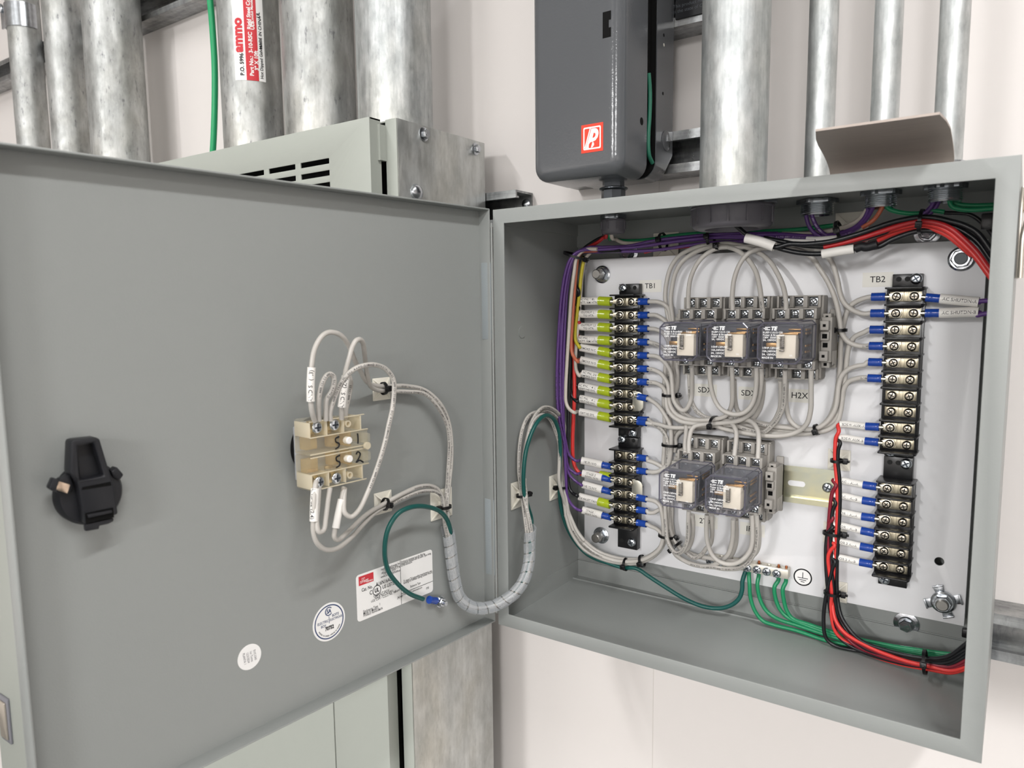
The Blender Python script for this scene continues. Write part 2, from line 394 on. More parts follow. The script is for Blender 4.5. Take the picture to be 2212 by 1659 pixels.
b = MB(); b.prism([(-1.25, .17), (cx0, .17), (cx0, cz0), (-1.25, cz0)], (0, -.012, 0), (1, 0, 0), (0, 0, 1), (0, 1, 0), .0015, holes, bev=.0002)
b.box(cx0 - .0015, cx0, -.0105, .004, .17, cz0); b.box(-1.25, cx0, -.0105, .004, cz0 - .0015, cz0)
b.build('upper_cover', GREEN_GREY, PB, label='upper cover sheet with rows of vent slots')
sxm = at(722, 1560, -.012)[0]
b = MB(); b.box(sxm + .0009, cx0, -.012, .004, -1.2, .1688, .0006); b.build('trim_strip', GREEN_GREY, PB)
dr2 = MB().box(-1.25, sxm - .0009, -.012, .004, -1.2, .1688, .0006).build('door', GREEN_GREY, PB)
lz = [at(0, 1540, -.014)]
lp = [at(x, y, -.012) for x, y in ((20, 1508), (30, 1608))]
lx1 = (lp[0][0] + lp[1][0]) / 2 + .0
b = MB(); zT, zB = at(18, 1508, -.012)[2], at(30, 1608, -.012)[2]
b.prism(roundrect(.045, zT - zB, .003, 4, lx1 - .0225, (zT + zB) / 2), (0, -.012, 0), (1, 0, 0), (0, 0, 1), (0, -1, 0), .004, bev=.001)
hb = b.build('latch_bezel', mat('grey_latch_plastic', '75757b', .4), dr2)
b = MB(); b.prism(roundrect(.030, (zT - zB) - .018, .002, 4, lx1 - .0238, (zT + zB) / 2 - .001), (0, -.0161, 0), (1, 0, 0), (0, 0, 1), (0, -1, 0), .0035, bev=.001)
b.build('latch_handle', mat('brushed_nickel', 'd3cabd', .35, .8), dr2)
def hexbolt(p, n, r=.005, name='hex_screw', parent=None, label=None, cat=None, group=None, mtl=None, rr=1.55):
    """flanged hex head screw"""
    p = V(p); n = V(n).normalized(); b = MB()
    b.lathe(p, n, [(0, r * rr), (r * .18, r * rr), (r * .35, r * 1.15)], 24, cap0=False); b.lathe(p + n * r * .3, n, [(0, r * 1.05), (r * .75, r * 1.05), (r * .9, r * .92)], 6); b.lathe(p + n * r * 1.15, n, [(0, r * .6), (r * .1, r * .55)], 16)
    return b.build(name, mtl or ZINC, parent, label=label, cat=cat, group=group, angle=25)
for q, s_ in (((915, 290), .0048), ((1027, 322), .0045)):
    hexbolt(atx(*q, Xr), (1, 0, 0), s_, 'hex_screw', PB)
q = atx(899, 416, Xr); b = MB(); b.lathe(q, (1, 0, 0), [(0, .009), (.001, .009), (.004, .007), (.0055, .003), (.0057, .0005)], 24); b.build('carriage_bolt', ZINC, PB)
# conduits; right edge of each traced, all stand on the same strut line
def cond(px1, px2, py, Y, z0, z1, m, label, r=None, group=None):
    a = ray(px1, py).xy.normalized(); c = ray(px2, py).xy.normalized(); h = a.angle(c) / 2; mm = (a + c).normalized()
    k = (Y - CAM[1]) / mm[1]; rr = r or k * sin(abs(h))
    P = CAM.xy + mm * k; return vconduit(P[0], P[1], rr, z0, z1, m, label, group=group), P, rr
GRP = 'large galvanized conduits dropping behind the open door'
_, PA, RA = cond(22, 97, 150, .133, ZTP + .0005, ZT, GALV, 'narrowest galvanized conduit at far left, strap clamped round its top')
_, PBc, RB = cond(99, 190, 150, .128, ZTP + .0005, ZT, GALV, 'stained galvanized conduit, middle one of the three at far left')
_, PC, RC = cond(183, 313, 150, .117, ZTP + .0005, ZT, GALV, 'widest of the three far left conduits, rightmost of them')
_, PD, RD = cond(474, 608, 150, .118, ZTP + .0005, ZT, GALV, 'galvanized conduit wearing a red and white paper label')
_, PE, RE = cond(611, 767, 150, .117, ZTP + .0005, ZT, GALV, 'scuffed galvanized conduit between the labelled one and the one at the panelboard corner')
_, PF, RF = cond(770, 933, 150, .117, ZTP + .0005, ZT, GALV2, 'bright galvanized conduit at the right corner of the panelboard top')
b = MB(); b.cyl((PF[0], PF[1], ZTP), (PF[0], PF[1], ZTP + .004), RF + .003, seg=40); b.build('conduit_hub', ZINC, PB)
_, PG, RG = cond(1514, 1662, 200, .078, H + .0005, ZT, GALV2, 'thick shiny conduit rising from the enclosure top centre')
sm = []
for nm, a, c, yy in (('first', 1744, 1808, .1172), ('second', 1884, 1947, .0968), ('third', 2023, 2091, .092)):
    o, P, r = cond(a, c, 150, yy, H + .0005, ZT, GALV2, 'slim shiny conduit, %s of three slim ones from the left above the enclosure' % nm, group='slim conduits above the enclosure'); sm.append((P, r))
# small compression connectors where slim conduits enter the enclosure
for i, (P, r) in enumerate(sm):
    z = H + .0006; b = MB(); x, y = P[0], P[1]
    b.lathe((x, y, z), (0, 0, 1), [(0, r * 1.62), (.001, r * 1.66), (.0075, r * 1.66), (.009, r * 1.5)], 8, ph=.3); b.lathe((x, y, z + .009), (0, 0, 1), [(0, r * 1.35), (.004, r * 1.3), (.005, r * 1.05)], 32)
    b.build('compression_fitting', ZINC, label='zinc nut at the foot of the %s slim conduit from the left' % ['first', 'second', 'third'][i], cat='conduit fitting', group='fittings on the enclosure top', angle=30)
# green ground wire between the conduit groups
gw = [at(451, -40, .12), at(459, 60, .12), at(464, 150, .12), at(463, 260, .12), at(459, 340, .12), at(452, 420, .12)]
gw = [V((gw[0][0] , .12, ZT))] + gw
MB().tube(spline(gw, 10), .0047, 14).build('ground_wire', mat('green_insulation', '1f9a63', .35), label='thick bright green wire hanging left of the labelled conduit', cat='wire')
b = MB(); p = at(556, 306, .06); b.cyl((p[0], .05, ZTP + .001), (p[0], .05, ZTP + .010), .011, seg=24); b.lathe((p[0], .05, ZTP + .010), (0, 0, 1), [(0, .011), (.002, .010)], 24)
b.build('teal_knockout_seal', mat('teal_plastic', '3fae92', .4), label='small teal plastic cap on the panelboard top edge', cat='cap')
# strut channels on the wall
def strut(x0, x1, zc, label, h=.0413, y0=.1632, y1=.1998, grp='strut channels', m=None):
    b = MB(); t = .0025; c = h / 2
    prof = [(y1, -c), (y0, -c), (y0, -c + .009), (y0 + .0065, -c + .009), (y0 + .0065, -c + .0068), (y0 + t, -c + .0068), (y0 + t, -c + t), (y1 - t, -c + t)]
    prof = prof + [(y, -z) for y, z in prof[::-1]]
    rings = [[(x, y, zc + z) for y, z in prof] for x in (x0, x1)]
    n = len(prof); vs = rings[0] + rings[1]; fs = [(i, (i + 1) % n, n + (i + 1) % n, n + i) for i in range(n)]
    b._add(vs, fs)
    for e, o_ in ((x0, 0), (x1, n)):
        P = vs[o_:o_ + n]
        quads = [(0, 1, 6, 7), (1, 2, 5, 6), (2, 3, 4, 5), (7, 0, 15, 8), (8, 15, 14, 9), (14, 13, 10, 9), (13, 12, 11, 10)]
        b._add(P, quads)
    return b.build('strut_channel', m or STRUT, label=label, cat='strut', group=grp, angle=25)
s1 = strut(-1.3, -.0835, .4315, 'galvanized strut channel end sticking out right of the panelboard side')
q = at(1138, 437, .198); b = MB(); b.lathe((q[0], .1972, q[2] - .002), (0, -1, 0), [(0, .006), (.002, .0055), (.004, .002)], 16); b.build('screw_head', ZINC, s1)
strut(.36, 1.6, .0283, 'galvanized strut channel on the wall right of the enclosure bottom')
strut(-.02, .176, .4700, 'galvanized strut channel behind the dark grey actuator bottom')
strut(-.02, .178, .6125, 'galvanized strut channel behind the dark grey actuator top')
strut(-1.6, -.42, .829, 'galvanized strut channel across the tops of the far left conduits')
# clamp on far-left conduit
zc = at(55, 15, .10)[2]
b = MB(); ang = [radians(a) for a in range(-20, 201, 11)]
ring = lambda r, z: [(PA[0] - r * cos(a), PA[1] - r * sin(a), z) for a in ang]
for r0_, z0_, z1_ in ((RA + .0005, zc - .014, zc + .03),):
    n = len(ang); vs = ring(r0_, z0_) + ring(r0_ + .002, z0_) + ring(r0_ + .002, z1_) + ring(r0_, z1_)
    fs = []
    for k in range(4):
        for i in range(n - 1): a, c = k * n + i, ((k + 1) % 4) * n + i; fs.append((a, a + 1, c + 1, c))
    b._add(vs, fs)
b.box(PA[0] - RA - .016, PA[0] - RA + .002, PA[1] - .022, PA[1] - .019, zc - .008, zc + .03, .001)
ps = thing('pipe_strap', (PA[0], PA[1] - RA, zc), 'zinc pipe strap round the narrowest far left conduit', 'pipe clamp')
b.build('strap_half', ZINC, ps)
q = at(9, 12, PA[1] - .025); b = MB(); b.lathe((PA[0] - RA - .009, PA[1] - .022, q[2]), (0, -1, 0), [(0, .0085), (.003, .0085), (.0055, .005)], 20); b.build('screw', ZINC, ps)
# ------------------------------------------------------------------ dark grey actuator housing on the wall
AP = mat('dark_grey_gloss_paint', '525457', .16, 0, .5, bump=.12, bscale=500)
act = thing('damper_actuator', (.06, .11, .44), 'glossy dark grey rounded actuator box with a red square emblem above the enclosure', 'actuator')
ax0, ax1, ay0, ay1, az0, az1 = .0130, .1100, .047, .0995, .4352, .86
def rrp(x0, x1, z0, z1, r, n=6): return [(p[0], p[1]) for p in roundrect(x1 - x0, z1 - z0, r, n, (x0 + x1) / 2, (z0 + z1) / 2)]
b = MB(); rad = .011; rings = []
for k in range(7):
    a = pi / 2 * k / 6; ins = rad * (1 - sin(a)); y = ay0 + rad * (1 - cos(a))
    rings.append([(x, y, z) for x, z in rrp(ax0 + ins, ax1 - ins, az0 + ins, az1 - ins, .014 - ins * .75)])
rings.append([(x, ay1, z) for x, z in rrp(ax0, ax1, az0, az1, .014)])
rings.append([(x, ay1, z) for x, z in rrp(ax0 + .001, ax1 - .001, az0 + .001, az1 - .001, .013)])
rings.append([(x, ay0 + .012, z) for x, z in rrp(ax0 + .001, ax1 - .001, az0 + .001, az1 - .001, .013)])
# front opening: near-black inlay on the cover face paints the shade inside the slot
b.loft(rings, True, True, True)
cov = b.build('cover', AP, act, angle=40)
sl = [at(1302, 27, ay0), at(1320, 26, ay0), at(1320, 79, ay0), at(1302, 81, ay0)]
x0_, x1_, z0_, z1_ = sl[0][0], sl[1][0], sl[2][2], sl[0][2]; zm = (z0_ + z1_) / 2
slot = [(x0_, z0_), (x1_, z0_), (x1_, zm - .003), (x1_ - .0022, zm - .003), (x1_ - .0022, zm + .0035), (x1_, zm + .0035), (x1_, z1_), (x0_, z1_)]
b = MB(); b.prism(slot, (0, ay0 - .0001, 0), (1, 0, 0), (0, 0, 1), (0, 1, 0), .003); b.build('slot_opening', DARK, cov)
q = atx(1386, 262, ax1); b = MB(); b.cyl((ax1 - .002, q[1], q[2]), (ax1 + .0001, q[1], q[2]), .0036, seg=20); b.build('side_hole', DARK, cov)
b = MB(); by0, by1 = .1215, .1625
rings = [[(x, y, z) for x, z in rrp(ax0 + .004, ax1, bz, az1, rr_)] for y, bz, rr_ in ((by0, .4395, .016), (by0 + .026, .4395, .016), (by1, .4600, .008))]
b.loft(rings); bs = b.build('base_box', AP, act, angle=30)
b = MB(); b.loft([[(x, y, z) for x, z in rrp(ax0 + .006, ax1 - .006, .445, az1, .012)] for y in (ay0 + .02, by0 + .001)]); b.loft([[(x, y, z) for x, z in rrp(ax0 + .0052, ax1 - .0008, .4405, az1, .015)] for y in (by0 - .0012, by0 - .0001)]); b.build('inner_shade', DARK, act)  # near-black fill and plate added to paint the shade of the open gap
q = atx(1440, 305, ax1); b = MB()
for rr_, h in ((.0098, .0012), (.0085, .0004)): b.lathe((ax1 - .0005, q[1] - .002, q[2]), (1, 0, 0), [(0, rr_), (h, rr_), (h + .0003, rr_ - .0004)], 32)
b.build('knockout', AP, bs)
for px_, py_ in ((1434, 76), (1434, 97), (1432, 202)):
    q = atx(px_, py_, ax1); b = MB(); b.cyl((ax1 - .001, q[1], q[2]), (ax1 + .0002, q[1], q[2]), .0016, seg=12); b.build('small_hole', mat('pale_hole', 'b9b8ae', .6) if py_ == 97 else DARK, bs)
gw2 = [atx(x, y, ax1 - .003) for x, y in ((1401, 158), (1404, 200), (1403, 250), (1400, 300), (1402, 335), (1409, 352))]
MB().tube(spline(gw2, 6), .0021, 10).build('green_lead', mat('teal_insulation', '256b55', .4), act)
gz = atx(1411, 45, ax1 - .004); b = MB()
pts = []
for k in range(48): a = 2 * pi * k / 48; rr_ = .015 + (.0006 if k % 2 else -.0006); pts.append((rr_ * cos(a), rr_ * sin(a)))
b.prism(pts, (ax1 - .012, gz[1] - .0115, gz[2]), (0, 1, 0), (0, 0, 1), (1, 0, 0), .003); b.build('gear', STEEL, act)
# emblem: red square, white frame, slash and the letter with its drop
RED = mat('emblem_red', 'ee3a22', .4); WH = mat('emblem_white', 'f5f2ef', .4)
em = thing('emblem_sticker', at(1280, 330, ay0), 'small red square emblem sticker with a white slanted letter P', 'sticker')
c = [at(x, y, ay0) for x, y in ((1256, 272), (1303, 263), (1303, 324), (1256, 333))]
ex0, ex1, ez0, ez1 = c[0][0], c[1][0], (c[3][2] + c[2][2]) / 2, (c[0][2] + c[1][2]) / 2
b = MB(); b.box(ex0, ex1, ay0 - .0003, ay0 - .00002, ez0, ez1); b.build('backing', RED, em)
ew, eh = ex1 - ex0, ez1 - ez0
E_ = lambda u, v: (ex0 + ew * u, ez0 + eh * v)
b = MB(); O = (0, ay0 - .00045, 0)
b.prism([E_(u, v) for u, v in roundrect(.80, .80, .05, 3, .5, .5)], O, (1, 0, 0), (0, 0, 1), (0, 1, 0), .0001, [[E_(u, v) for u, v in roundrect(.70, .70, .04, 3, .5, .5)]])
b.prism([E_(.14, .14), (E_(.19, .14)), E_(.45, .86), E_(.40, .86)], O, (1, 0, 0), (0, 0, 1), (0, 1, 0), .0001)
P_ = [(.21, .15), (.36, .15), (.345, .20), (.36, .29), (.42, .355), (.55, .37), (.66, .40), (.76, .50), (.80, .62), (.79, .72), (.73, .80), (.64, .83), (.47, .83)]
b.prism([E_(*p) for p in P_], O, (1, 0, 0), (0, 0, 1), (0, 1, 0), .0001, [[E_(*p) for p in ((.52, .50), (.58, .50), (.645, .54), (.665, .60), (.65, .655), (.60, .67), (.575, .67))]])
b.prism([E_(*p) for p in ((.45, .16), (.54, .18), (.595, .25), (.585, .32), (.54, .365), (.515, .33))], O, (1, 0, 0), (0, 0, 1), (0, 1, 0), .0001)
b.build('emblem_mark', WH, em)
# black label plate between housing and thick conduit
bl = thing('warning_plate', (.14, .16, .60), 'black printed warning plate partly hidden between the dark grey box and the thick conduit', 'sticker')
b = MB(); pz = at(1480, 38, .163)[2]; b.box(.112, .176, .1605, .1625, pz - .0005, pz + .09); b.build('plate', mat('black_plate', '0b0d12', .3), bl)
b = MB()
q = at(1462, 17, .1603); flat_text(b, 'This product meets may', (q[0] - .004, .1603, q[2] + .0015), (1, 0, 0), (0, 0, 1), .0046, align='LEFT')
flat_text(b, 'in the state of California', (q[0] - .004, .1603, q[2] - .0035), (1, 0, 0), (0, 0, 1), .0046, align='LEFT'); b.build('plate_text', mat('grey_ink', '55585e', .6), bl)
# connector between actuator and enclosure
fx, fy_ = at(1325, 410, .100)[0], .100
b = MB(); DZ = mat('dark_zinc', '5c6166', .25, .9, vary=.4, vscale=60)
b.lathe((fx, fy_, H + .0004), (0, 0, 1), [(0, .0118), (.0215, .0118)], 8, ph=.35); b.lathe((fx, fy_, H + .0219), (0, 0, 1), [(0, .0125), (.0012, .0142), (.0022, .0142), (.0030, .0125)], 28)
b.lathe((fx, fy_, H + .0249), (0, 0, 1), [(0, .0108), (.0065, .0108)], 8, ph=.3)
b.build('conduit_nipple', DZ, label='dark faceted conduit coupling joining the grey actuator box to the enclosure top', cat='conduit fitting')
# bent sheet leaning on the enclosure top
xl, xr_ = at(1794, 368, .030)[0], at(2062, 342, .030)[0]
tl = atx(1768, 295, xl); tr_ = atx(2037, 232, xr_)
SH = mat('brushed_stainless', 'b3a79f', .42, .4, bump=.2, bscale=300, stretch=(.15, 1, 1), vary=.25, vscale=25)
b = MB(); n = 10; prof = []
yT, zT_ = (tl[1] + tr_[1]) / 2, (tl[2] + tr_[2]) / 2; z0_ = H + .0006; y0_ = .030
for k in range(n + 1):
    t = k / n; prof.append((y0_ + (yT - y0_) * t ** 2.2, z0_ + (zT_ - z0_) * (t ** .92)))
xs = [(xl, .0), (xl + .004, 0)]
def shpt(x, k, off):
    y, z = prof[k]; y1, z1 = prof[min(k + 1, n)]; y0p, z0p = prof[max(k - 1, 0)]; t = V((0, y1 - y0p, z1 - z0p)).normalized(); nn = V((0, t[2], -t[1])); return V((x, y, z)) + nn * off
rows = []
for k in range(n + 1):
    ins = .004 if k == n else (.0012 if k == n - 1 else 0)
    rows.append((xl + ins, xr_ - ins))
N = 12; vs = []; fs = []
for off in (0, .0016):
    for k in range(n + 1):
        for j in range(N + 1): vs.append(shpt(rows[k][0] + (rows[k][1] - rows[k][0]) * j / N, k, off))
S_ = (n + 1) * (N + 1)
for k in range(n):
    for j in range(N):
        a = k * (N + 1) + j; fs.append((a, a + 1, a + N + 2, a + N + 1)); fs.append((S_ + a, S_ + a + N + 1, S_ + a + N + 2, S_ + a + 1))
for k in range(n): a = k * (N + 1); c2 = a + N; fs.append((a, a + N + 1, S_ + a + N + 1, S_ + a)); fs.append((c2, c2 + N + 1, S_ + c2 + N + 1, S_ + c2))
for j in range(N): a = j; fs.append((a, a + 1, S_ + a + 1, S_ + a)); a = n * (N + 1) + j; fs.append((a, a + 1, S_ + a + 1, S_ + a))
b._add(vs, fs); b.build('bent_metal_sheet', SH, label='curved brushed steel sheet standing on the enclosure top before the slim conduits', cat='metal sheet', angle=50)
# door catch at the right side of the enclosure
ct = thing('latch_keeper', (W + .006, .02, .34), 'nickel latch keeper on the right outer side of the enclosure', 'latch')
b = MB(); NK = mat('bright_nickel', 'd5cdc2', .2, 1)
b.box(W + .0005, W + .0022, .012, .045, .330, .388, .0006)
b.box(W + .002, W + .016, .03, .045, .374, .386, .001); b.build('keeper_plate', NK, ct)
b = MB(); b.tube(spline([(W + .018, .014, .371), (W + .006, .012, .368), (W + .0035, .010, .358), (W + .0032, .010, .330)], 6), .0016, 10); b.build('keeper_loop', NK, ct)
b = MB(); b.box(W + .0065, W + .02, .02, .04, .333, .366, .0008)
for k in range(5): b.box(W + .006, W + .0205, .019, .03, .336 + k * .006, .339 + k * .006, .0004)
b.build('keeper_slots', ZINC, ct)
# ------------------------------------------------------------------ hardware helpers
NI = mat('nickel_screw', 'c9c0b0', .2, 1, vary=.2, vscale=300); NID = mat('screw_recess', '17150f', .5, .2)
ZN = mat('zinc_screw', 'd3d9df', .2, 1); BRT = mat('tinned_brass', 'aaa28e', .33, .95, vary=.15, vscale=100)
SOCK = mat('socket_grey_plastic', '9c9892', .5, 0, .4); RAIL = mat('yellow_chromate_rail', 'cfc9a8', .28, .95, vary=.22, vscale=40, vcol='b9bcae')
TIE = mat('black_nylon', '0e0e10', .35); TIEW = mat('white_nylon', 'e3dfd3', .45)
def mesh_of(b, name, mats, angle=38):
    o = b.build(name, mats, local=True, angle=angle); me = o.data; bpy.data.objects.remove(o); return me
def inst(me, name, parent, pos, rot=(0, 0, 0), sc=None, **kw):
    o = bpy.data.objects.new(name, me); COL.objects.link(o); o.rotation_euler = rot
    if parent is not None: o.parent = parent; o.location = V(pos) - wpos(parent)
    else: o.location = V(pos)
    if sc: o.scale = sc
    return tag(o, **kw)
def screw_mesh(name, r, h, m, md, washer=0, cross=.62, slot=False, seg=24):
    """pan head facing -y, base at the origin"""
    b = MB()
    if washer: b.lathe((0, 0, 0), (0, -1, 0), [(0, washer), (.0007, washer), (.0009, washer * .97)], 28); base = .0009
    else: base = 0
    b.lathe((0, -base, 0), (0, -1, 0), [(0, r), (h * .5, r), (h * .8, r * .86), (h * .97, r * .62), (h, r * .3), (h, r * .02)], seg, cap0=False)
    b.mi = 1; c = r * cross; w = r * .13; y = -base - h - .00008; dz = .00045
    b.box(-c, c, y, y + dz, -w, w); b.box(-w, w, y, y + dz, -c, c)
    b.prism([(-w * 2.1, 0), (0, -w * 2.1), (w * 2.1, 0), (0, w * 2.1)], (0, y - .00001, 0), (1, 0, 0), (0, 0, 1), (0, 1, 0), dz)
    if slot: b.box(-r * .98, r * .98, -base - h * .93, -base - h * .6, -w * .7, w * .7)
    return mesh_of(b, name, [m, md], 45)
SCR_TB = screw_mesh('terminal_screw', .0036, .0022, NI, NID, slot=True, cross=.55)
SCR_Z = screw_mesh('pan_screw', .0046, .003, ZN, mat('zinc_recess', '3c4148', .4, .8), washer=0)
SCR_S = screw_mesh('socket_screw', .0030, .0018, ZN, NID, cross=.7, slot=True)
# ------------------------------------------------------------------ terminal blocks
b = MB(); hw = .0117
b.box(-hw, hw, -.0009, 0, -.0042, .0042, .0003); b.box(-.0016, .0016, -.0014, -.0009, -.0040, .0040, .0002)
for s_ in (-1, 1): b.box(s_ * .0085 - .0026, s_ * .0085 + .0026, -.0015, -.0009, -.0041, .0041, .0005)
PLATE_TB = mesh_of(b, 'terminal_plate', BRT)
def terminal_block(xc, rows, z_top, z_bot, label, tabs, notch=None):
    """rows: screw heights; tabs: ((z, screw dx) upper, (z, screw dx) lower)"""
    t = thing('terminal_block', (xc, PY0, z_bot), label, 'terminal block', 'black barrier terminal blocks')
    pitch = (rows[0] - rows[-1]) / (len(rows) - 1); b = MB()
    zt, zb = rows[0] + pitch / 2, rows[-1] - pitch / 2
    b.box(xc - .0128, xc + .0128, PY0 - .0135, PY0 - .0002, zb, zt, .0004)
    b.box(xc - .0145, xc + .0145, PY0 - .0125, PY0 - .0095, zb, zt, .0004)
    for i in range(len(rows) + 1):
        z = zt - pitch * i; ov = .0008
        nx = 0
        if notch and i in notch: nx = .0075
        P = [(PY0 - .0002, xc - .0145), (PY0 - .0245, xc - .0145), (PY0 - .0255, xc - .0137), (PY0 - .0255, xc + .0128 - nx), (PY0 - .0245, xc + .0136 - nx), (PY0 - .013 if nx else PY0 - .0225, xc + .0145 - nx * .9), (PY0 - .0002, xc + .0145)]
        b.prism([(p[1], p[0]) for p in P], (0, 0, z - .0008), (1, 0, 0), (0, 1, 0), (0, 0, 1), .0016, bev=.0004)
    for z0_, z1_ in ((zt, z_top), (z_bot, zb)):
        b.box(xc - .0113, xc + .0113, PY0 - .0085, PY0 - .0002, z0_, z1_, .0005)
    b.build('block_body', BLACK, t, angle=30)
    for (z, dx) in tabs:
        for s_ in (-.0065, 0, .0065):
            if abs(s_ - dx) > .003: b = MB(); b.cyl((xc + s_, PY0 - .0087, z), (xc + s_, PY0 - .0080, z), .0021, seg=18); b.build('mounting_hole', mat('hole_black', '030303', .7), t)
    for z in rows:
        inst(PLATE_TB, 'terminal_plate', t, (xc, PY0 - .0136, z))
        for s_ in (-1, 1): inst(SCR_TB, 'terminal_screw', t, (xc + s_ * .00655, PY0 - .0160, z), (0, random.uniform(-.9, .9), 0))
    for (z, dx) in tabs: inst(SCR_Z, 'mounting_screw', t, (xc + dx, PY0 - .0086, z), (0, random.uniform(-.6, .6), 0))
    return t
X1, X2 = .0768, .3315
pt = lambda a, c, n: [a + (c - a) * i / (n - 1) for i in range(n)]
R1U, R1L, R2U, R2L = pt(.3190, .1960, 10), pt(.1577, .0878, 6), pt(.3200, .1950, 10), pt(.1557, .0860, 6)
terminal_block(X1, R1U, .3375, .1768, 'upper left black terminal strip of ten rows below the print TB1', ((.3333, -.0065), (.1815, .0055)), notch=(8,))
terminal_block(X1, R1L, .1762, .0545, 'lower left black terminal strip of six rows, below the strip marked TB1', ((.1735, -.0065), (.0625, .0055)), notch=(3,))
terminal_block(X2, R2U, .3388, .1832, 'upper right black terminal strip of ten rows beside the print TB2', ((.3345, .0065), (.1870, -.0055)))
terminal_block(X2, R2L, .1826, .0670, 'lower right black terminal strip of six rows beside the red and black wires', ((.1775, .0060), (.0725, -.0060)))
# flat U jumpers bridging two rows at the left strips
def jumper(za, zb, label):
    b = MB(); y = PY0 - .0162; x0_ = X1 + .003; xr2 = X1 + .0195; w = .0034
    zc_ = (za + zb) / 2; hh = (za - zb) / 2
    out = [(x0_, zb - w), (xr2 - .005, zb - w)] + [(xr2 - .005 + .006 * cos(a), zb - w + .006 + .006 * sin(a)) for a in [-pi / 2 + pi / 2 * k / 5 for k in range(1, 6)]]
    out += [(xr2 - .005 + .006 * cos(a), za + w - .006 + .006 * sin(a)) for a in [pi / 2 * k / 5 for k in range(0, 6)]] + [(x0_, za + w), (x0_, za - w), (X1 + .0085, za - w), (X1 + .0085, zb + w), (x0_, zb + w)]
    b.prism(out, (0, y, 0), (1, 0, 0), (0, 0, 1), (0, 1, 0), .001, bev=.0002)
    b.build('terminal_jumper', mat('tinned_jumper', 'c3c0b4', .35, .9, vary=.15, vscale=60), label=label, cat='terminal jumper', group='flat jumpers on the left terminal strips')
jumper(R1U[7], R1U[8], 'flat tinned U jumper between eighth and ninth rows of the upper left strip')
jumper(R1L[2], R1L[3], 'flat tinned U jumper between third and fourth rows of the lower left strip')
# ------------------------------------------------------------------ DIN rails
def rail(x0, x1, zc, scr, label):
    t = thing('din_rail', (x0, PY0, zc), label, 'mounting rail', 'rails on the white panel')
    prof = [(-.0075, .0175), (-.0065, .0175), (-.0065, .0135), (-.001, .0135), (-.001, -.0135), (-.0065, -.0135), (-.0065, -.0175), (-.0075, -.0175), (-.0075, -.0125), (-.002, -.0125), (-.002, .0125), (-.0075, .0125)]
    b = MB(); rings = [[(x, PY0 + y, zc + z) for y, z in prof] for x in (x0, x1)]; b.loft(rings, True, False, False)
    for x in (x0, x1):
        P = [(x, PY0 + y, zc + z) for y, z in prof]; b._add(P, [(0, 1, 2, 11), (11, 2, 3, 10), (10, 3, 4, 9), (9, 4, 5, 8), (8, 5, 6, 7)])
    b.build('rail', RAIL, t, angle=20)
    b = MB(); x = x0 + .012
    while x < x1 - .012:
        b.prism(roundrect(.0155, .0052, .0026, 5, x, zc), (0, PY0 - .00206, 0), (1, 0, 0), (0, 0, 1), (0, 1, 0), .0004); x += .0245
    b.build('rail_slots', PLATE, t)
    inst(SCR_Z, 'rail_screw', t, (scr, PY0 - .0021, zc), (0, .4, 0)); return t
ZU, ZL = .2838, .1470
rail(.137, .2808, ZU, .2755, 'upper yellowish steel mounting rail carrying three relays')
rail(.137, .2808, ZL, .2745, 'lower yellowish slotted steel mounting rail carrying two relays')
# ------------------------------------------------------------------ end clamps on the rails
def clamp_mesh():
    b = MB(); w = .0085
    b.box(0, w, -.034, -.0078, -.0195, .0195, .0006)
    for z0_, z1_, y in ((.0085, .0165, -.0405), (-.0180, -.0095, -.0405), (-.0005, .0070, -.0375), (.0170, .0225, -.031), (-.0245, -.0185, -.031)):
        b.box(.0002, w * .82, y, -.020, z0_, z1_, .0004)
    b.box(.002, w, -.012, -.0078, -.026, .026, .0006)
    for k in range(6): b.box(w - .0001, w + .0006, -.028 + k * .0028, -.0266 + k * .0028, -.022, -.010, .0001)
    b.mi = 1
    for z, y, s_ in ((.0125, -.0406, .0012), (-.0138, -.0406, .0012), (.0033, -.0376, .0020), (-.0046, -.0341, .0020), (.0197, -.0311, .0011), (-.0215, -.0311, .0013)):
        b.box(w * .41 - s_, w * .41 + s_, y, y + .0005, z - s_, z + s_)
    return mesh_of(b, 'end_clamp', [SOCK, DARK])
CL = clamp_mesh()
for x, z, lb in ((.2705, ZU, 'grey end clamp right of the three upper relays'), (.1375, ZU, 'grey end clamp left of the three upper relays'), (.2283, ZL, 'grey end clamp right of the two lower relays'), (.1385, ZL, 'grey end clamp left of the two lower relays')):
    t = thing('end_clamp', (x, PY0, z), lb, 'end clamp', 'grey clamps on the rails'); inst(CL, 'clamp_body', t, (x, PY0 + .0002, z))
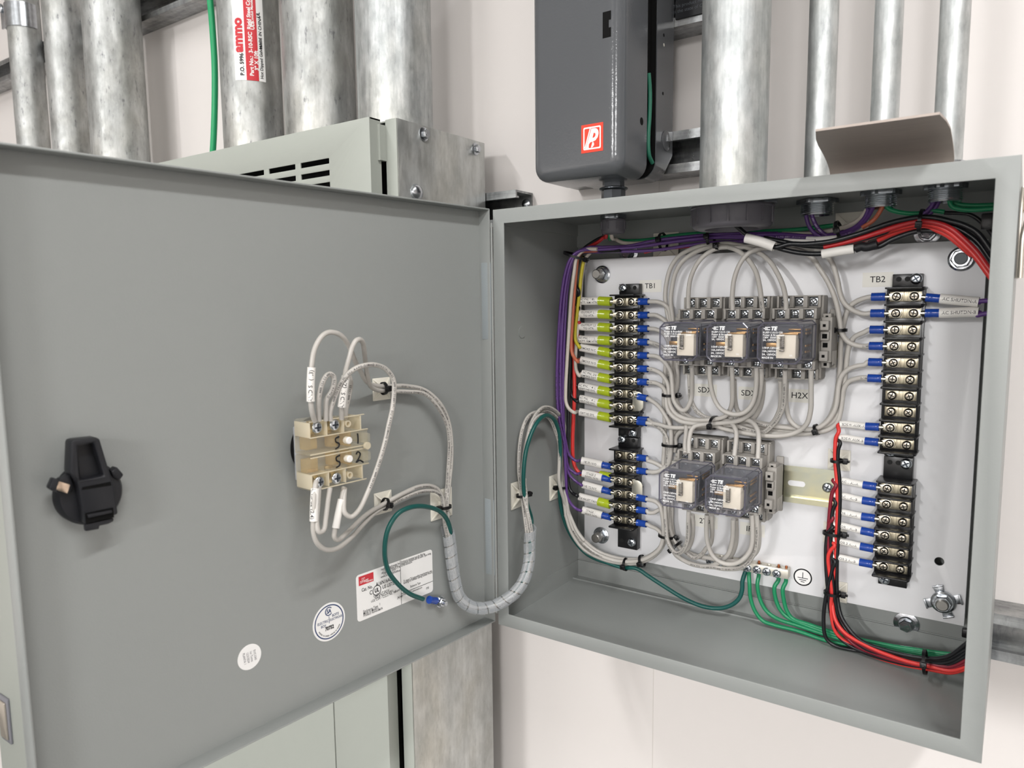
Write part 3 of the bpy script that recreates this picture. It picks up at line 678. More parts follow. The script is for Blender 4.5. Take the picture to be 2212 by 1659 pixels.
# ------------------------------------------------------------------ relay sockets and relays (local frames, origin on the panel)
def socket_mesh():
    b = MB(); sw = .0182
    b.box(-sw + .0012, sw - .001, -.0400, -.008, -.0180, .0180, .0006)          # middle deck
    b.box(-sw + .0004, sw + .0016, -.0215, -.008, -.0360, .0385, .0006)
    b.box(sw - .001, sw + .0020, -.0255, -.008, -.0345, .0375, .0004)
    for s_, a, c, e in ((1, .0180, .0275, .0385), (-1, .0180, .0258, .0360)):
        for y, za, zb in ((-.0435, a, c), (-.0295, c, e)):
            z0_, z1_ = (za, zb) if s_ > 0 else (-zb, -za)
            b.box(-sw, sw, y + .0055, -.01, z0_, z1_, .0003)
            for p0, p1 in ((-.0184, -.0165), (-.0076, -.0039), (.0039, .0076), (.0162, .0186)): b.box(p0, p1, y, y + .006, z0_ + .0002, z1_ - .0002, .0004)
            b.box(-sw, sw, y + .0012, y + .006, (z0_ if s_ < 0 else z1_ - .0012), (z0_ + .0012 if s_ < 0 else z1_), .0002)
    b.mi = 1
    for s_, a, c, e in ((1, .0180, .0275, .0385), (-1, .0180, .0258, .0360)):
        for y, za, zb in ((-.0435, a, c), (-.0295, c, e)):
            for x in (-.0120, 0, .0119):
                if s_ < 0 and y < -.04 and x == 0: continue
                b.box(x - .0038, x + .0038, y + .0051, y + .0057, s_ * (za + zb) / 2 - .0040, s_ * (za + zb) / 2 + .0040)
    return mesh_of(b, 'socket_body', [SOCK, mat('socket_recess', '23252a', .5)])
SOCKM = socket_mesh()
b = MB(); b.box(-.0033, .0033, -.0009, 0, -.0034, .0034, .0004); CLP = mesh_of(b, 'clamp_plate', ZN)
COVER = clear('clear_relay_cover', 'f2f2f6', .05, .95, 1.35); 
def relay_meshes():
    hw_, hh = .01765, .0170; y0_, y1_ = -.0895, -.0402; ch = .0042
    oct_ = lambda w, h, c: [(-w + c, -h), (w - c, -h), (w, -h + c), (w, h - c), (w - c, h), (-w + c, h), (-w, h - c), (-w, -h + c)]
    b = MB()
    R = [[(x, y, z) for x, z in oct_(w, h, c)] for y, w, h, c in ((y1_, hw_ + .0004, hh + .0010, .0030), (y1_ - .004, hw_ + .0004, hh + .0010, .0032), (y0_ + .0012, hw_, hh, ch), (y0_, hw_ - .001, hh - .001, ch))]
    b.loft(R, True, False, True)
    cover = mesh_of(b, 'clear_cover', COVER, 15)
    # moulded edges read as darker tinted lines
    b = MB(); t = .0006
    def ringbar(y, w, h, c, r):
        P = oct_(w, h, c)
        for i in range(8):
            p, q = P[i], P[(i + 1) % 8]; b.cyl((p[0], y, p[1]), (q[0], y, q[1]), r, seg=6)
    ringbar(y0_ + .0008, hw_ - .0004, hh - .0004, ch, .0007); ringbar(y1_ - .001, hw_ + .0002, hh + .0008, .0031, .0005)
    P, Q = oct_(hw_ - .0003, hh - .0003, ch), oct_(hw_ + .0002, hh + .0008, .0031)
    for p, q in zip(P, Q): b.cyl((p[0], y0_ + .001, p[1]), (q[0], y1_ - .001, q[1]), .0004, seg=6)
    edge = mesh_of(b, 'cover_edges', clear('tinted_clear_plastic', 'a09eac', .05, .66, 1.4, '8e8c9a'))
    GR = mat('relay_frame_grey', '4a4c4f', .45); b = MB()
    b.box(-.0155, .0155, -.0445, -.0405, -.0150, .0150, .0004); b.box(-.0145, -.0128, -.070, -.042, -.0135, .0020, .0003); b.box(-.0145, .0150, -.073, -.071, .0035, .0150, .0003)
    b.box(-.0150, .0145, -.0725, -.0690, .0118, .0146, .0004); b.box(.0130, .0146, -.073, -.070, -.0140, .0140, .0004); b.box(.0130, .0146, -.073, -.045, -.0140, -.0100, .0004); b.box(-.0145, .0146, -.0728, -.0715, -.0145, -.0118, .0003)
    b.box(-.0140, -.0055, -.0700, -.0690, -.0125, .0040, .0003)
    frame = mesh_of(b, 'relay_frame', GR)
    b = MB(); b.cyl((0, -.066, -.002), (0, -.046, -.002), .0092, seg=24); b.box(-.0105, .0105, -.069, -.066, -.0115, .0078, .0004)
    coil = mesh_of(b, 'relay_coil', mat('coil_black', '2c2d30', .4))
    b = MB(); b.box(-.0044, .0112, -.0805, -.0690, -.0130, .0066, .0005); arm = mesh_of(b, 'contact_carrier', mat('cream_plastic', 'f2e8d0', .45))
    b = MB()
    for k in range(34):
        pass
    hp = [(.0008 + .0019 * cos(a), -.0826 + .0012 * sin(a), -.0050 + .0105 * a / (20 * pi)) for a in [2 * pi * k / 10 for k in range(101)]]
    b.tube(hp, .0003, 5); b.box(-.0012, .0024, -.0832, -.0806, -.0072, -.0056, .0003)
    spring = mesh_of(b, 'return_spring', mat('spring_steel', '8f8a80', .3, 1))
    b = MB()
    for z in (.0078, .0104): b.box(.004, .0146, -.0765, -.074, z, z + .0012, .0003)
    for z in (.0065, .0095, -.004, -.009): b.box(.0147, .0158, -.066, -.048, z, z + .0018, .0003)
    b.box(-.0145, -.005, -.074, -.0728, -.004, -.0005, .0002); b.box(-.003, .012, -.0775, -.0745, .0066, .0082, .0003)
    cont = mesh_of(b, 'contact_strips', mat('copper_contact', 'b08d60', .3, .9))
    return cover, edge, frame, coil, arm, spring, cont
RM_ = relay_meshes()
def printing(late):
    b = MB(); y = -.0897; x0_ = -.0130
    def ln(t, x, z, s, bold=.00003, **k): flat_text(b, t, (x, y, z), (1, 0, 0), (0, 0, 1), s, bold, 'LEFT', **k)
    # brand block: three short bars and two slanted letters
    bx = x0_ + .0004
    for i, (dz, dx, w) in enumerate(((.0010, .0012, .0042), (.0000, .0000, .0034), (-.0010, .0010, .0042))):
        b.prism([(bx + dx, .0118 + dz), (bx + dx + w, .0118 + dz), (bx + dx + w + .0002, .0124 + dz), (bx + dx + .0002, .0124 + dz)], (0, y, 0), (1, 0, 0), (0, 0, 1), (0, 1, 0), .0001)
    ln('TE', bx + .0058, .0120, .0042, .00022, shear=.25)
    L = ['KUEP-11A15-120', 'Potter & Brumfield', '120V  50/60 Hz', '3A, 150VDC'] if late else ['Potter & Brumfield', 'KUEP-11A15-120', '120V  50/60 Hz']
    for i, s_ in enumerate(L): ln(s_, x0_, .0088 - i * .0021, .0022)
    for i, s_ in enumerate(['1/3HP,120VAC', '10A,240VAC', '3A, 150VDC', 'MADE IN']): ln(s_, x0_ - .0004, -.0040 - i * .0027, .0023)
    if not late: ln('T010', .0072, .0085, .0026, 0); ln('2449', .0072, .0058, .0026, 0)
    else: ln('S', .0132, -.0128, .0024, 0); ln('UL', .0085, -.0098, .0022, 0)
    return mesh_of(b, 'relay_print', mat('white_print', 'f2f2f2', .5))
PR = [printing(False), printing(True)]
RC_ = [(.1629, ZU), (.2064, ZU), (.2497, ZU), (.1641, ZL + .0017), (.2078, ZL + .0017)]
SL = ['upper left grey relay socket, under the left relay of the row of three', 'upper middle grey relay socket, under the middle relay of the row of three', 'upper right grey relay socket above the print H2X', 'lower left grey relay socket, above the half hidden print beginning with 2', 'lower right grey relay socket above the half hidden print IR']
RL = ['clear covered relay at left of the upper row of three', 'clear covered relay in the middle of the upper row of three', 'clear covered relay at right of the upper row of three', 'clear covered relay at left of the lower pair', 'clear covered relay at right of the lower pair']
for i, (x, z) in enumerate(RC_):
    t = thing('relay_socket', (x, PY0, z), SL[i], 'relay socket', 'grey relay sockets'); inst(SOCKM, 'socket_body', t, (x, PY0 - .0001, z))
    for s_, a, c, e in ((1, .0180, .0275, .0385), (-1, .0180, .0258, .0360)):
        for y, za, zb in ((-.0435, a, c), (-.0295, c, e)):
            for dx in (-.0120, 0, .0119):
                if s_ < 0 and y < -.04 and dx == 0: continue
                p = (x + dx, PY0 + y + .0050, z + s_ * (za + zb) / 2)
                inst(CLP, 'clamp_plate', t, p); inst(SCR_S, 'socket_screw', t, (p[0], p[1] - .0008, p[2]), (0, random.uniform(-.8, .8), 0))
    zr = z - .0008 if i < 3 else z
    r = thing('relay', (x, PY0 - .04, zr), RL[i], 'relay', 'clear covered relays')
    for me in RM_: inst(me, me.name.split('.')[0], r, (x, PY0, zr))
    inst(PR[0 if i == 0 else 1], 'relay_print', r, (x, PY0, zr))
# ------------------------------------------------------------------ nuts on the panel studs and screws on the back wall
def flange_nut(x, z, label, stud=.010, r=.0062, spider=False, dark=False):
    t = thing('panel_nut', (x, PY0, z), label, 'nut', 'nuts at the panel corners'); b = MB(); y = PY0 - .0001
    if spider:
        for k in range(4):
            a = radians(20 + 90 * k); u = V((cos(a), 0, sin(a))); w = V((-sin(a), 0, cos(a)))
            b.prism([(.006, -.0034), (.0138, -.0042), (.0145, 0), (.0138, .0042), (.006, .0034)], (x, y, z), u, w, (0, -1, 0), .0012, bev=.0003)
            b.prism([(.0128, -.0042), (.0142, -.0043), (.0142, .0043), (.0128, .0042)], (x, y - .001, z), u, w, (0, -1, 0), .002, bev=.0003)
        b.lathe((x, y, z), (0, -1, 0), [(0, .0092), (.003, .009)], 28); y -= .003
    b.lathe((x, y, z), (0, -1, 0), [(0, r * 1.5), (.0012, r * 1.5), (.0022, r * 1.25)], 32)
    b.lathe((x, y - .0018, z), (0, -1, 0), [(0, r * 1.18), (.0042, r * 1.18), (.0052, r * 1.02)], 6, ph=.4)
    b.lathe((x, y - .0060, z), (0, -1, 0), [(0, r * .95), (.0012, r * .95), (.0012, r * .84), (-.001, r * .82)], 28, cap0=False, cap1=False)
    b.build('nut', ZINC, t, angle=25)
    b = MB(); yl = .1415 - stud; b.cyl((x, y, z), (x, yl, z), r * .8, r * .8, 24); b.lathe((x, yl, z), (0, -1, 0), [(0, r * .8), (.0008, r * .66)], 24); b.build('stud', STEEL if not dark else mat('dark_stud', '55585b', .5, .6), t)
flange_nut(.0418, .3486, 'flange nut with protruding stud at the top left panel corner', .0145)
flange_nut(.0415, .0612, 'flange nut with protruding stud at the bottom left panel corner', .0145)
flange_nut(.3688, .3498, 'flange nut with recessed dark stud at the top right panel corner', .0068, dark=True, r=.0066)
flange_nut(.3700, .0592, 'nut on a four lobed grounding washer at the bottom right panel corner', .0118, spider=True)
for (px_, py_), lb in (((2003, 503), 'zinc bolt and washer on the enclosure back wall above the top right panel corner'), ((1957, 1350), 'zinc bolt and washer on the enclosure back wall below the white panel'), ((1356, 546), 'shadowed zinc bolt on the enclosure back wall above the white panel, left')):
    p = at(px_, py_, D - TS - .004); p[1] = D - TS - .0005
    t = thing('wall_bolt', p, lb, 'bolt', 'bolts through the enclosure back')
    b = MB(); b.lathe(p, (0, -1, 0), [(0, .0105), (.0012, .0105), (.0014, .0100)], 32); b.build('washer', ZINC, t)
    hexbolt(V(p) - V((0, .0013, 0)), (0, -1, 0), .0056, 'bolt_head', t, rr=1.25)
# ------------------------------------------------------------------ ground bar
gb0, gb1 = at(1536, 1218, .131), at(1701, 1245, .131)
gx0_, gx1_, gzc = .1660, .2440, .0600
gb = thing('ground_bar', ((gx0_ + gx1_) / 2, PY0, gzc), 'small tinned ground bar with round screws at the bottom edge of the white panel', 'ground bar')
b = MB(); hs = [.1686 + k * .0093 for k in range(9)]
b.prism([(gx0_, PY0 - .0105), (gx1_, PY0 - .0105), (gx1_, PY0 - .0008), (gx0_, PY0 - .0008)], (0, 0, gzc - .0045), (1, 0, 0), (0, 1, 0), (0, 0, 1), .009, [circ(.0026, 16, x + .0005, PY0 - .0055) for x in hs if x < gx1_ - .004], bev=.0002)
b.build('bar', mat('tinned_bar', 'd8d4c8', .4, .7, vary=.12, vscale=150), gb)
SCR_G = screw_mesh('ground_screw', .0040, .0026, ZN, mat('zinc_recess', '3c4148'), slot=True)
for x in hs: 
    if x < gx1_ - .003: inst(SCR_G, 'ground_screw', gb, (x + .0002, PY0 - .0106, gzc - .0006), (0, random.uniform(-1, 1), 0))
# earth symbol sticker
c = at(1734, 1247, PY0 - .0003); st = thing('earth_symbol_sticker', c, 'round sticker with the earth symbol right of the ground bar', 'sticker'); b = MB()
b.prism(circ(.0088, 40, c[0], c[2]), (0, PY0 - .0002, 0), (1, 0, 0), (0, 0, 1), (0, 1, 0), .0001); b.build('sticker_disc', WHITE_STK, st)
b = MB(); O = (0, PY0 - .0004, 0); A = ((1, 0, 0), (0, 0, 1), (0, 1, 0), .00015)
b.prism(circ(.0084, 48, c[0], c[2]), O, *A, [circ(.0072, 48, c[0], c[2])])
b.prism([(c[0] - .0003, c[2] - .0006), (c[0] + .0003, c[2] - .0006), (c[0] + .0003, c[2] + .0048), (c[0] - .0003, c[2] + .0048)], O, *A)
for w, z in ((.0046, -.0008), (.0032, -.0027), (.0017, -.0045)): b.prism([(c[0] - w, c[2] + z - .0003), (c[0] + w, c[2] + z - .0003), (c[0] + w, c[2] + z + .0003), (c[0] - w, c[2] + z + .0003)], O, *A)
b.build('earth_symbol', INK, st)
# paper tags on the panel
PTAG = mat('tape_label', 'e4e2da', .5)
def ptag(px_, py_, txt, size, label, w=.024, h=.0125):
    p = at(px_, py_, PY0 - .0003); t = thing('tape_label', p, label, 'label', 'tape labels on the white panel')
    b = MB(); b.box(p[0] - w / 2, p[0] + w / 2, PY0 - .00022, PY0 - .0001, p[2] - h / 2, p[2] + h / 2); b.build('tape', PTAG, t)
    b = MB(); flat_text(b, txt, (p[0], PY0 - .0003, p[2]), (1, 0, 0), (0, 0, 1), size, .00003); b.build('label_text', INK, t)
ptag(1405, 618, 'TB1', .0074, 'tape label printed TB1 at the top of the left terminal strip')
ptag(1896, 604, 'TB2', .0074, 'tape label printed TB2 at the top of the right terminal strip')
ptag(1523, 843, 'SDX', .0078, 'tape label printed SDX, partly hidden, below the upper left relay'); ptag(1622, 850, 'SDX2', .0078, 'tape label printed SDX, partly hidden, below the upper middle relay'); ptag(1727, 855, 'H2X', .0078, 'tape label printed H2X below the upper right relay')
ptag(1525, 1127, '2TX', .0078, 'tape label below the lower left relay, only a 2 readable'); ptag(1625, 1144, 'IRX', .0078, 'tape label below the lower right relay, letters IR readable')
# ------------------------------------------------------------------ wires
def ins(name, col, r=.34): return mat(name, col, r, 0, .5)
GREYW = ins('grey_insulation', 'bab6b0'); WHITEW = ins('white_insulation', 'cfc6bc'); PURP = ins('purple_insulation', '5b3a7c'); REDW = ins('red_insulation', 'b3262a'); BRED = ins('bright_red_insulation', 'd63a36'); DRED = ins('dark_red_insulation', '7c1c2c')
BLKW = ins('black_insulation', '17181b', .3); ORW = ins('orange_insulation', 'c46a4e'); YELW = ins('yellow_insulation', 'c9bb33'); TEALW = ins('dark_green_insulation', '15524d'); GRNW = ins('green_insulation_thin', '1d8458')
BLUES = clear('blue_vinyl_sleeve', '1f4fb0', .18, .16, 1.45, '1d48a6'); YELS = clear('yellow_vinyl_sleeve', 'c8d838', .16, .16, 1.45, 'b4c62c')
MARK = mat('white_marker_sleeve', 'e9e6e1', .42); PRINTK = mat('wire_print_black', '26262a', .6); PRINTW = mat('wire_print_white', 'b9a8cc', .6)
SPEC = 'LL16600 CSA SIS 600V FT-1  (UL) 14 AWG (2.08mm2)  XHHW-2 VW-1 OR SIS  '
def interp(yk, t):
    for (a, ya), (c, yc) in zip(yk, yk[1:]):
        if t <= c: return ya + (yc - ya) * (t - a) / max(c - a, 1e-9)
    return yk[-1][1]
def path(s, yk, door_=False, pre=None, post=None, plane='y'):
    q = [tuple(float(v) for v in p.split(',')) for p in s.split()] if isinstance(s, str) else s
    L = [0]
    for a, c in zip(q, q[1:]): L.append(L[-1] + sqrt((a[0] - c[0]) ** 2 + (a[1] - c[1]) ** 2))
    P = []
    for p, l in zip(q, L):
        v = p[2] if len(p) > 2 else (interp(yk, l / max(L[-1], 1e-9)) if not isinstance(yk, (int, float)) else yk)
        P.append(doorw(p[0], p[1], v) if door_ else at(p[0], p[1], v))
    return (pre or []) + P + (post or [])
def wire(P, r, m, label, group=None, txt=None, ts=.0021, ref=(0, -1, 0), toff=0, ink=None, name='wire', n=7, s0=.012, flip=False, sub=None):
    S = spline(P, n) if len(P) > 2 else spline(P, 4)
    b = MB(); b.tube(S, r, 10); w = b.build(name, m, label=label, cat='wire', group=group, origin=S[0], angle=60)
    if txt:
        L = sum((a - c).length for a, c in zip(S, S[1:])); cw = ts * .62; k = int((L - s0 - .005) / cw); t_ = (txt * 8)[:max(k, 3)]
        b = MB(); tube_text(b, S, r, t_, ts, s0, ref, toff, .00004, flip, 1.015); b.build('printing', ink or PRINTK, w)
    w['_s'] = 0; del w['_s']; return w, S
def lug(w, sp, d, yellow=False, name='crimp_terminal'):
    """ring terminal under a screw: flat tongue, crimped barrel, vinyl sleeve; returns where the wire enters"""
    sp = V(sp); d = V(d).normalized(); up = V((0, -1, 0)); side = d.cross(up).normalized()
    rb = .0045 if yellow else .0033; s0, s1 = (.0095, .0228) if yellow else (.0084, .0190)
    b = MB(); O = sp
    tw = .0042
    poly = [(tw * .98 * cos(a), tw * .98 * sin(a)) for a in [pi * .25 + (pi * 1.5) * k / 12 for k in range(13)]]
    poly = poly[::1] + [(.0058, -tw * .55), (.0066, -.0019), (s0, -.0019), (s0, .0019), (.0066, .0019), (.0058, tw * .55)]
    b.prism([(p[0], p[1]) for p in poly], O, d, side, up, .0007, bev=.00015)
    b.cyl(O + d * (s0 - .0032) + up * .0006, O + d * (s0 + .001) + up * .0006, rb * .62, seg=14)
    t = b.build(name, mat('tinned_terminal', 'd6d1c2', .28, 1), w)
    b = MB(); c0, c1 = O + d * s0 + up * .0006, O + d * s1 + up * .0006
    n = 8; seg = 16; rings = []
    for k in range(n + 1):
        f = k / n; q = c0.lerp(c1, f); sq = 1.0 if yellow else (1.0, .92, .86, .92, 1.0, 1.0, 1.02, 1.06, 1.1)[k]
        if yellow: sq = (1, 1, .97, .93, .93, .97, 1, 1.0, 1.02)[k]
        rings.append([q + side * cos(2 * pi * j / seg) * rb * 1.08 + up * sin(2 * pi * j / seg) * rb * sq for j in range(seg)])
    b.loft(rings, True, True, False); b.build('terminal_sleeve', YELS if yellow else BLUES, t)
    return O + d * s1 + up * .0006, O + d * (s0 + .003) + up * .0006
def sleeve(w, S, sa, sb, r, lines, size=.0030, ref=(0, -1, 0), flip=False, cx=None, name='wire_marker'):
    """white printed tube over the wire between arc lengths sa..sb of path S"""
    L = [0]
    for a, c in zip(S, S[1:]): L.append(L[-1] + (c - a).length)
    def pos(s):
        for i in range(len(L) - 1):
            if L[i + 1] >= s: return S[i].lerp(S[i + 1], (s - L[i]) / max(L[i + 1] - L[i], 1e-9))
        return S[-1]
    pts = [pos(sa + (sb - sa) * k / 8) for k in range(9)]
    b = MB(); b.tube(pts, r, 18, cap=False); b.tube(pts, r * .86, 18, cap=False); t = b.build(name, MARK, w)
    b = MB()
    n = len(lines); tot = sum((a - c).length for a, c in zip(pts, pts[1:]))
    for i, ln in enumerate(lines):
        off = (n - 1) / 2 * size * 1.05 - i * size * 1.05
        wd = len(ln) * size * .58
        tube_text(b, pts, r, ln, size, (tot + (wd if flip else -wd)) / 2, ref, off, .00002, flip, 1.02)
    if lines: b.build('marker_text', PRINTK, t)
    return t
ORD = ['first', 'second', 'third', 'fourth', 'fifth', 'sixth', 'seventh', 'eighth', 'ninth', 'tenth']
YS = PY0 - .0158     # level of the terminal tongues
def rlug(x, z, side, yellow=False, tilt=(0, 0)): return V((x + side * .00655, YS, z)), V((side, tilt[0], tilt[1]))
GG = 'grey wires inside the enclosure'
def strip_wire(x, z, side, pts, yk, label, col=None, r=.0022, txt=None, tilt=(0, 0), yellow=False, mark=None, ml=.025, mr=.0042, ms=.0033, group=GG, flip=False, toff=0, s0=.012):
    sp, d = rlug(x, z, side, yellow, tilt); d = d.normalized()
    end = sp + d * (.0228 if yellow else .0190) + V((0, -.0006, 0)); ins_ = sp + d * .0125 + V((0, -.0006, 0))
    pre = [ins_, end + d * .0005]
    if mark: pre.append(end + d * (ml + .001))
    P = path(pts, yk, pre=pre)
    w, S = wire(P, r, col or GREYW, label, group, txt, flip=flip, toff=toff, s0=s0 if not mark else ml + .014)
    lug(w, sp, d, yellow)
    if mark:
        off = (end - ins_).length; sleeve(w, S, off - .0005, off + ml, mr, mark, ms, flip=side < 0)
    return w
def plain(pts, yk, label, col=None, r=.0022, txt=None, group=GG, flip=False, toff=0, s0=.012, **k):
    return wire(path(pts, yk), r, col or GREYW, label, group, txt, flip=flip, toff=toff, s0=s0, **k)
UL, LL = 'upper left strip', 'lower left strip'
K = lambda *a: list(a)
Y0_ = .125
# right side of the left strips
R = lambda i: R1U[i]
strip_wire(X1, R(0), 1, '1420,652 1434,657 1443,666 1449,690 1455,730 1461,780 1461,830 1459,858 1464,884 1479,902 1502,912 1532,917 1570,921 1610,927 1650,930 1700,934 1740,931 1768,924 1790,905 1803,876 1808,848 1814,800 1816,750 1820,715 1826,686 1834,665 1850,652 1868,644', K((0, .125), (.1, .133), (.9, .131), (1, .127)), 'grey wire from first row of upper left strip running over to the TB2 side')
strip_wire(X1, R(1), 1, '1417,681 1430,688 1440,698 1447,740 1450,790 1455,840 1456,862 1464,880 1478,897 1500,907 1533,911 1570,916 1605,917 1640,923 1665,917 1683,888 1687,860 1686,822', K((0, .125), (.15, .131), (.85, .13), (1, .115)), 'grey wire from second row of upper left strip to the upper right relay underside')
strip_wire(X1, R(2), 1, '1418,712 1432,719 1444,738 1452,765 1456,800 1459,840 1462,868 1476,889 1494,903 1522,908 1560,908 1600,912 1625,904 1640,886 1647,860 1649,822', K((0, .125), (.15, .134), (.85, .128), (1, .113)), 'grey wire from third row of upper left strip, passing behind the relay')
strip_wire(X1, R(3), 1, '1418,744 1430,751 1440,766 1444,790 1446,830 1447,870 1446,900 1449,925 1450,950 1448,1000 1448,1050 1451,1096 1451,1136 1456,1160 1466,1180 1480,1190 1500,1199 1522,1206 1549,1212 1568,1208 1580,1199 1588,1180 1591,1157 1590,1122', K((0, .125), (.12, .134), (.85, .132), (1, .112)), 'grey wire from fourth row of upper left strip down to the lower right relay', txt=SPEC)
strip_wire(X1, R(4), 1, '1418,770 1430,777 1441,789 1449,804 1452,830 1453,850 1456,866 1464,879 1473,886 1481,885 1489,874 1494,857 1495,824 1495,800 1494,792', K((0, .125), (.2, .121), (.75, .117), (1, .099)), 'grey wire from fifth row of upper left strip looping up under the upper left relay')
strip_wire(X1, R(5), 1, '1412,799 1426,806 1436,817 1443,831 1445,850 1446,868 1451,882 1459,893 1472,901 1488,906 1510,908 1534,907 1557,903 1569,897 1578,883 1582,866 1582,820 1581,792', K((0, .125), (.2, .122), (.7, .118), (1, .099)), 'grey printed wire from sixth row of upper left strip to the upper middle relay', txt=SPEC, flip=True)
strip_wire(X1, R(6), 1, '1414,827 1429,834 1437,846 1439,860 1440,874 1444,888 1454,900 1470,910 1488,914 1515,917 1537,916 1560,914 1582,912 1600,907 1619,895 1633,878 1641,853 1645,820 1645,795', K((0, .125), (.2, .119), (.75, .115), (1, .099)), 'grey printed wire from seventh row of upper left strip, frontmost along the loop', txt=SPEC, flip=True)
strip_wire(X1, R(7) - .0006, 1, '1398,860 1405,864 1418,873 1429,885 1439,901 1445,912 1449,926 1450,950 1449,975 1447,992 1443,1003 1432,1012 1420,1019 1408,1021', K((0, .125), (.3, .122), (.8, .128), (1, .125)), 'grey wire from eighth row of upper left strip down to the lower strip', tilt=(-.05, -.12))
strip_wire(X1, R(9), 1, '1412,917 1427,926 1437,940 1442,956 1443,975 1441,1000 1440,1040 1442,1096 1444,1136 1449,1156 1454,1166 1465,1180 1478,1190 1499,1205 1515,1198 1526,1184 1534,1176 1538,1160 1538,1130 1538,1112', K((0, .125), (.1, .127), (.8, .128), (1, .100)), 'grey printed wire, tenth row of upper left strip, curving down to lower left relay', txt=SPEC, tilt=(-.1, -.04))
strip_wire(X1, R(9) + .0012, 1, '1408,913 1424,917 1440,922 1456,924 1478,924 1500,922 1521,920 1540,919 1560,925 1593,933 1633,939 1660,942 1700,940 1726,931 1743,915 1751,886 1752,846 1752,800', K((0, .125), (.1, .121), (.7, .118), (1, .099)), 'second grey wire from tenth row of upper left strip to the upper right relay', tilt=(.1, .03))
R = lambda i: R1L[i]
strip_wire(X1, R(0), 1, '1398,994 1410,998 1424,1005 1436,1014 1444,1030 1446,1060 1446,1096 1447,1130 1450,1150 1460,1172 1474,1189 1481,1189 1490,1178 1496,1158 1497,1130 1496,1112', K((0, .125), (.3, .134), (.8, .122), (1, .101)), 'grey wire from first row of lower left strip to the lower left relay')
strip_wire(X1, R(1), 1, '1408,1020 1420,1019 1434,1012 1440,1006', K((0, .125), (1, .1275)), 'short grey wire from second row of lower left strip joining the vertical bundle')
strip_wire(X1, R(3), 1, '1400,1079 1415,1083 1425,1092 1430,1110 1433,1135 1433,1160 1425,1184 1404,1202 1376,1212 1331,1211 1289,1196 1259,1172 1238,1142 1226,1108', K((0, .125), (.3, .122), (.6, .121), (1, .108)), 'grey wire from fourth row of lower left strip sweeping round the panel foot', tilt=(-.03, -.06), txt=SPEC, s0=.14)
strip_wire(X1, R(4), 1, '1400,1107 1412,1107 1422,1102 1429,1101 1436,1118 1438,1148 1432,1178 1412,1201 1386,1214 1346,1217 1295,1205 1259,1184 1235,1150 1222,1112', K((0, .125), (.15, .129), (.6, .124), (1, .108)), 'grey wire from fifth row of lower left strip sweeping round the panel foot')
strip_wire(X1, R(5), 1, '1404,1136 1418,1142 1428,1152 1432,1165 1426,1182 1408,1198 1380,1208 1335,1206 1293,1192 1262,1168 1240,1138', K((0, .125), (.25, .126), (.6, .126), (1, .112)), 'grey wire from sixth row of lower left strip sweeping round the panel foot')
# left side of the right strips
R = lambda i: R2U[i]
LW = lambda i, s, yk, lab, **k: strip_wire(X2, R2U[i], -1, s, yk, lab, **k)
LW(1, '1867,678 1846,672 1825,656 1815,635 1809,605 1797,567 1784,552 1765,541 1735,536 1700,530 1650,529 1600,534 1550,536 1523,551 1504,573 1491,604 1487,639 1487,668', K((0, .125), (.3, .122), (.7, .12), (.92, .105), (1, .099)), 'grey wire from second row of upper right strip arching over the relays')
LW(2, '1866,718 1846,728 1835,746 1830,772 1827,804 1821,848 1815,885 1798,910 1776,923 1757,928 1720,932 1680,930 1640,924 1600,915 1586,905 1575,896', K((0, .125), (.2, .13), (1, .131)), 'grey wire from third row of upper right strip')
LW(3, '1868,748 1850,746 1832,738 1819,720 1814,692 1806,652 1790,612 1771,581 1753,556 1728,543 1690,536 1655,536 1639,538 1617,547 1600,567 1587,599 1582,636 1583,671', K((0, .125), (.2, .121), (.6, .118), (.9, .104), (1, .099)), 'grey printed wire from fourth row of upper right strip arching over the relays', txt=SPEC, flip=True)
LW(4, '1868,788 1850,791 1832,798 1818,812 1812,830 1809,856 1805,880 1794,902 1778,918 1762,926 1745,928 1732,926 1719,920 1706,906 1699,880 1698,850 1699,824', K((0, .125), (.2, .126), (.8, .125), (1, .113)), 'grey wire from fifth row of upper right strip to the upper right relay')
LW(5, '1866,816 1850,818 1834,824 1824,838 1820,859 1816,887 1808,913 1791,927 1771,933 1740,937 1700,938 1660,935 1620,928 1590,921 1560,918 1540,914', K((0, .125), (.2, .13), (1, .126)), 'grey printed wire from sixth row of upper right strip, lowest in the bundle', txt=SPEC, flip=True)
LW(0, '1868,644 1850,651 1838,660 1830,674', K((0, .125), (1, .128)), 'short grey wire at first row of upper right strip')
# loops above the upper relays
plain('1698,671 1698,652 1692,620 1678,588 1660,562 1633,542 1601,531 1570,526 1543,529 1519,531 1493,538 1466,554 1449,578 1440,610 1437,639 1440,668 1445,700 1444,745 1438,790 1435,830 1434,870 1436,911 1436,950 1433,1000 1432,1050 1436,1096 1437,1125 1440,1150 1449,1176 1460,1199 1478,1211 1499,1220 1526,1223 1548,1218 1563,1208 1573,1197 1579,1181 1583,1157 1584,1122', K((0, .099), (.06, .108), (.14, .120), (.3, .131), (.85, .130), (1, .101)), 'grey wire arching over all upper relays, then down to lower right relay')
plain('1647,673 1645,652 1641,620 1633,588 1617,562 1596,543 1570,533 1548,531 1527,535 1501,545 1474,565 1460,588 1452,620 1449,652 1453,684 1456,720 1463,790 1463,830 1458,856 1466,880 1480,898 1494,905 1520,908 1545,907', K((0, .099), (.12, .11), (.3, .124), (1, .134)), 'grey printed wire arching from the upper middle relay to the left bundle', txt=SPEC, flip=True, toff=0)
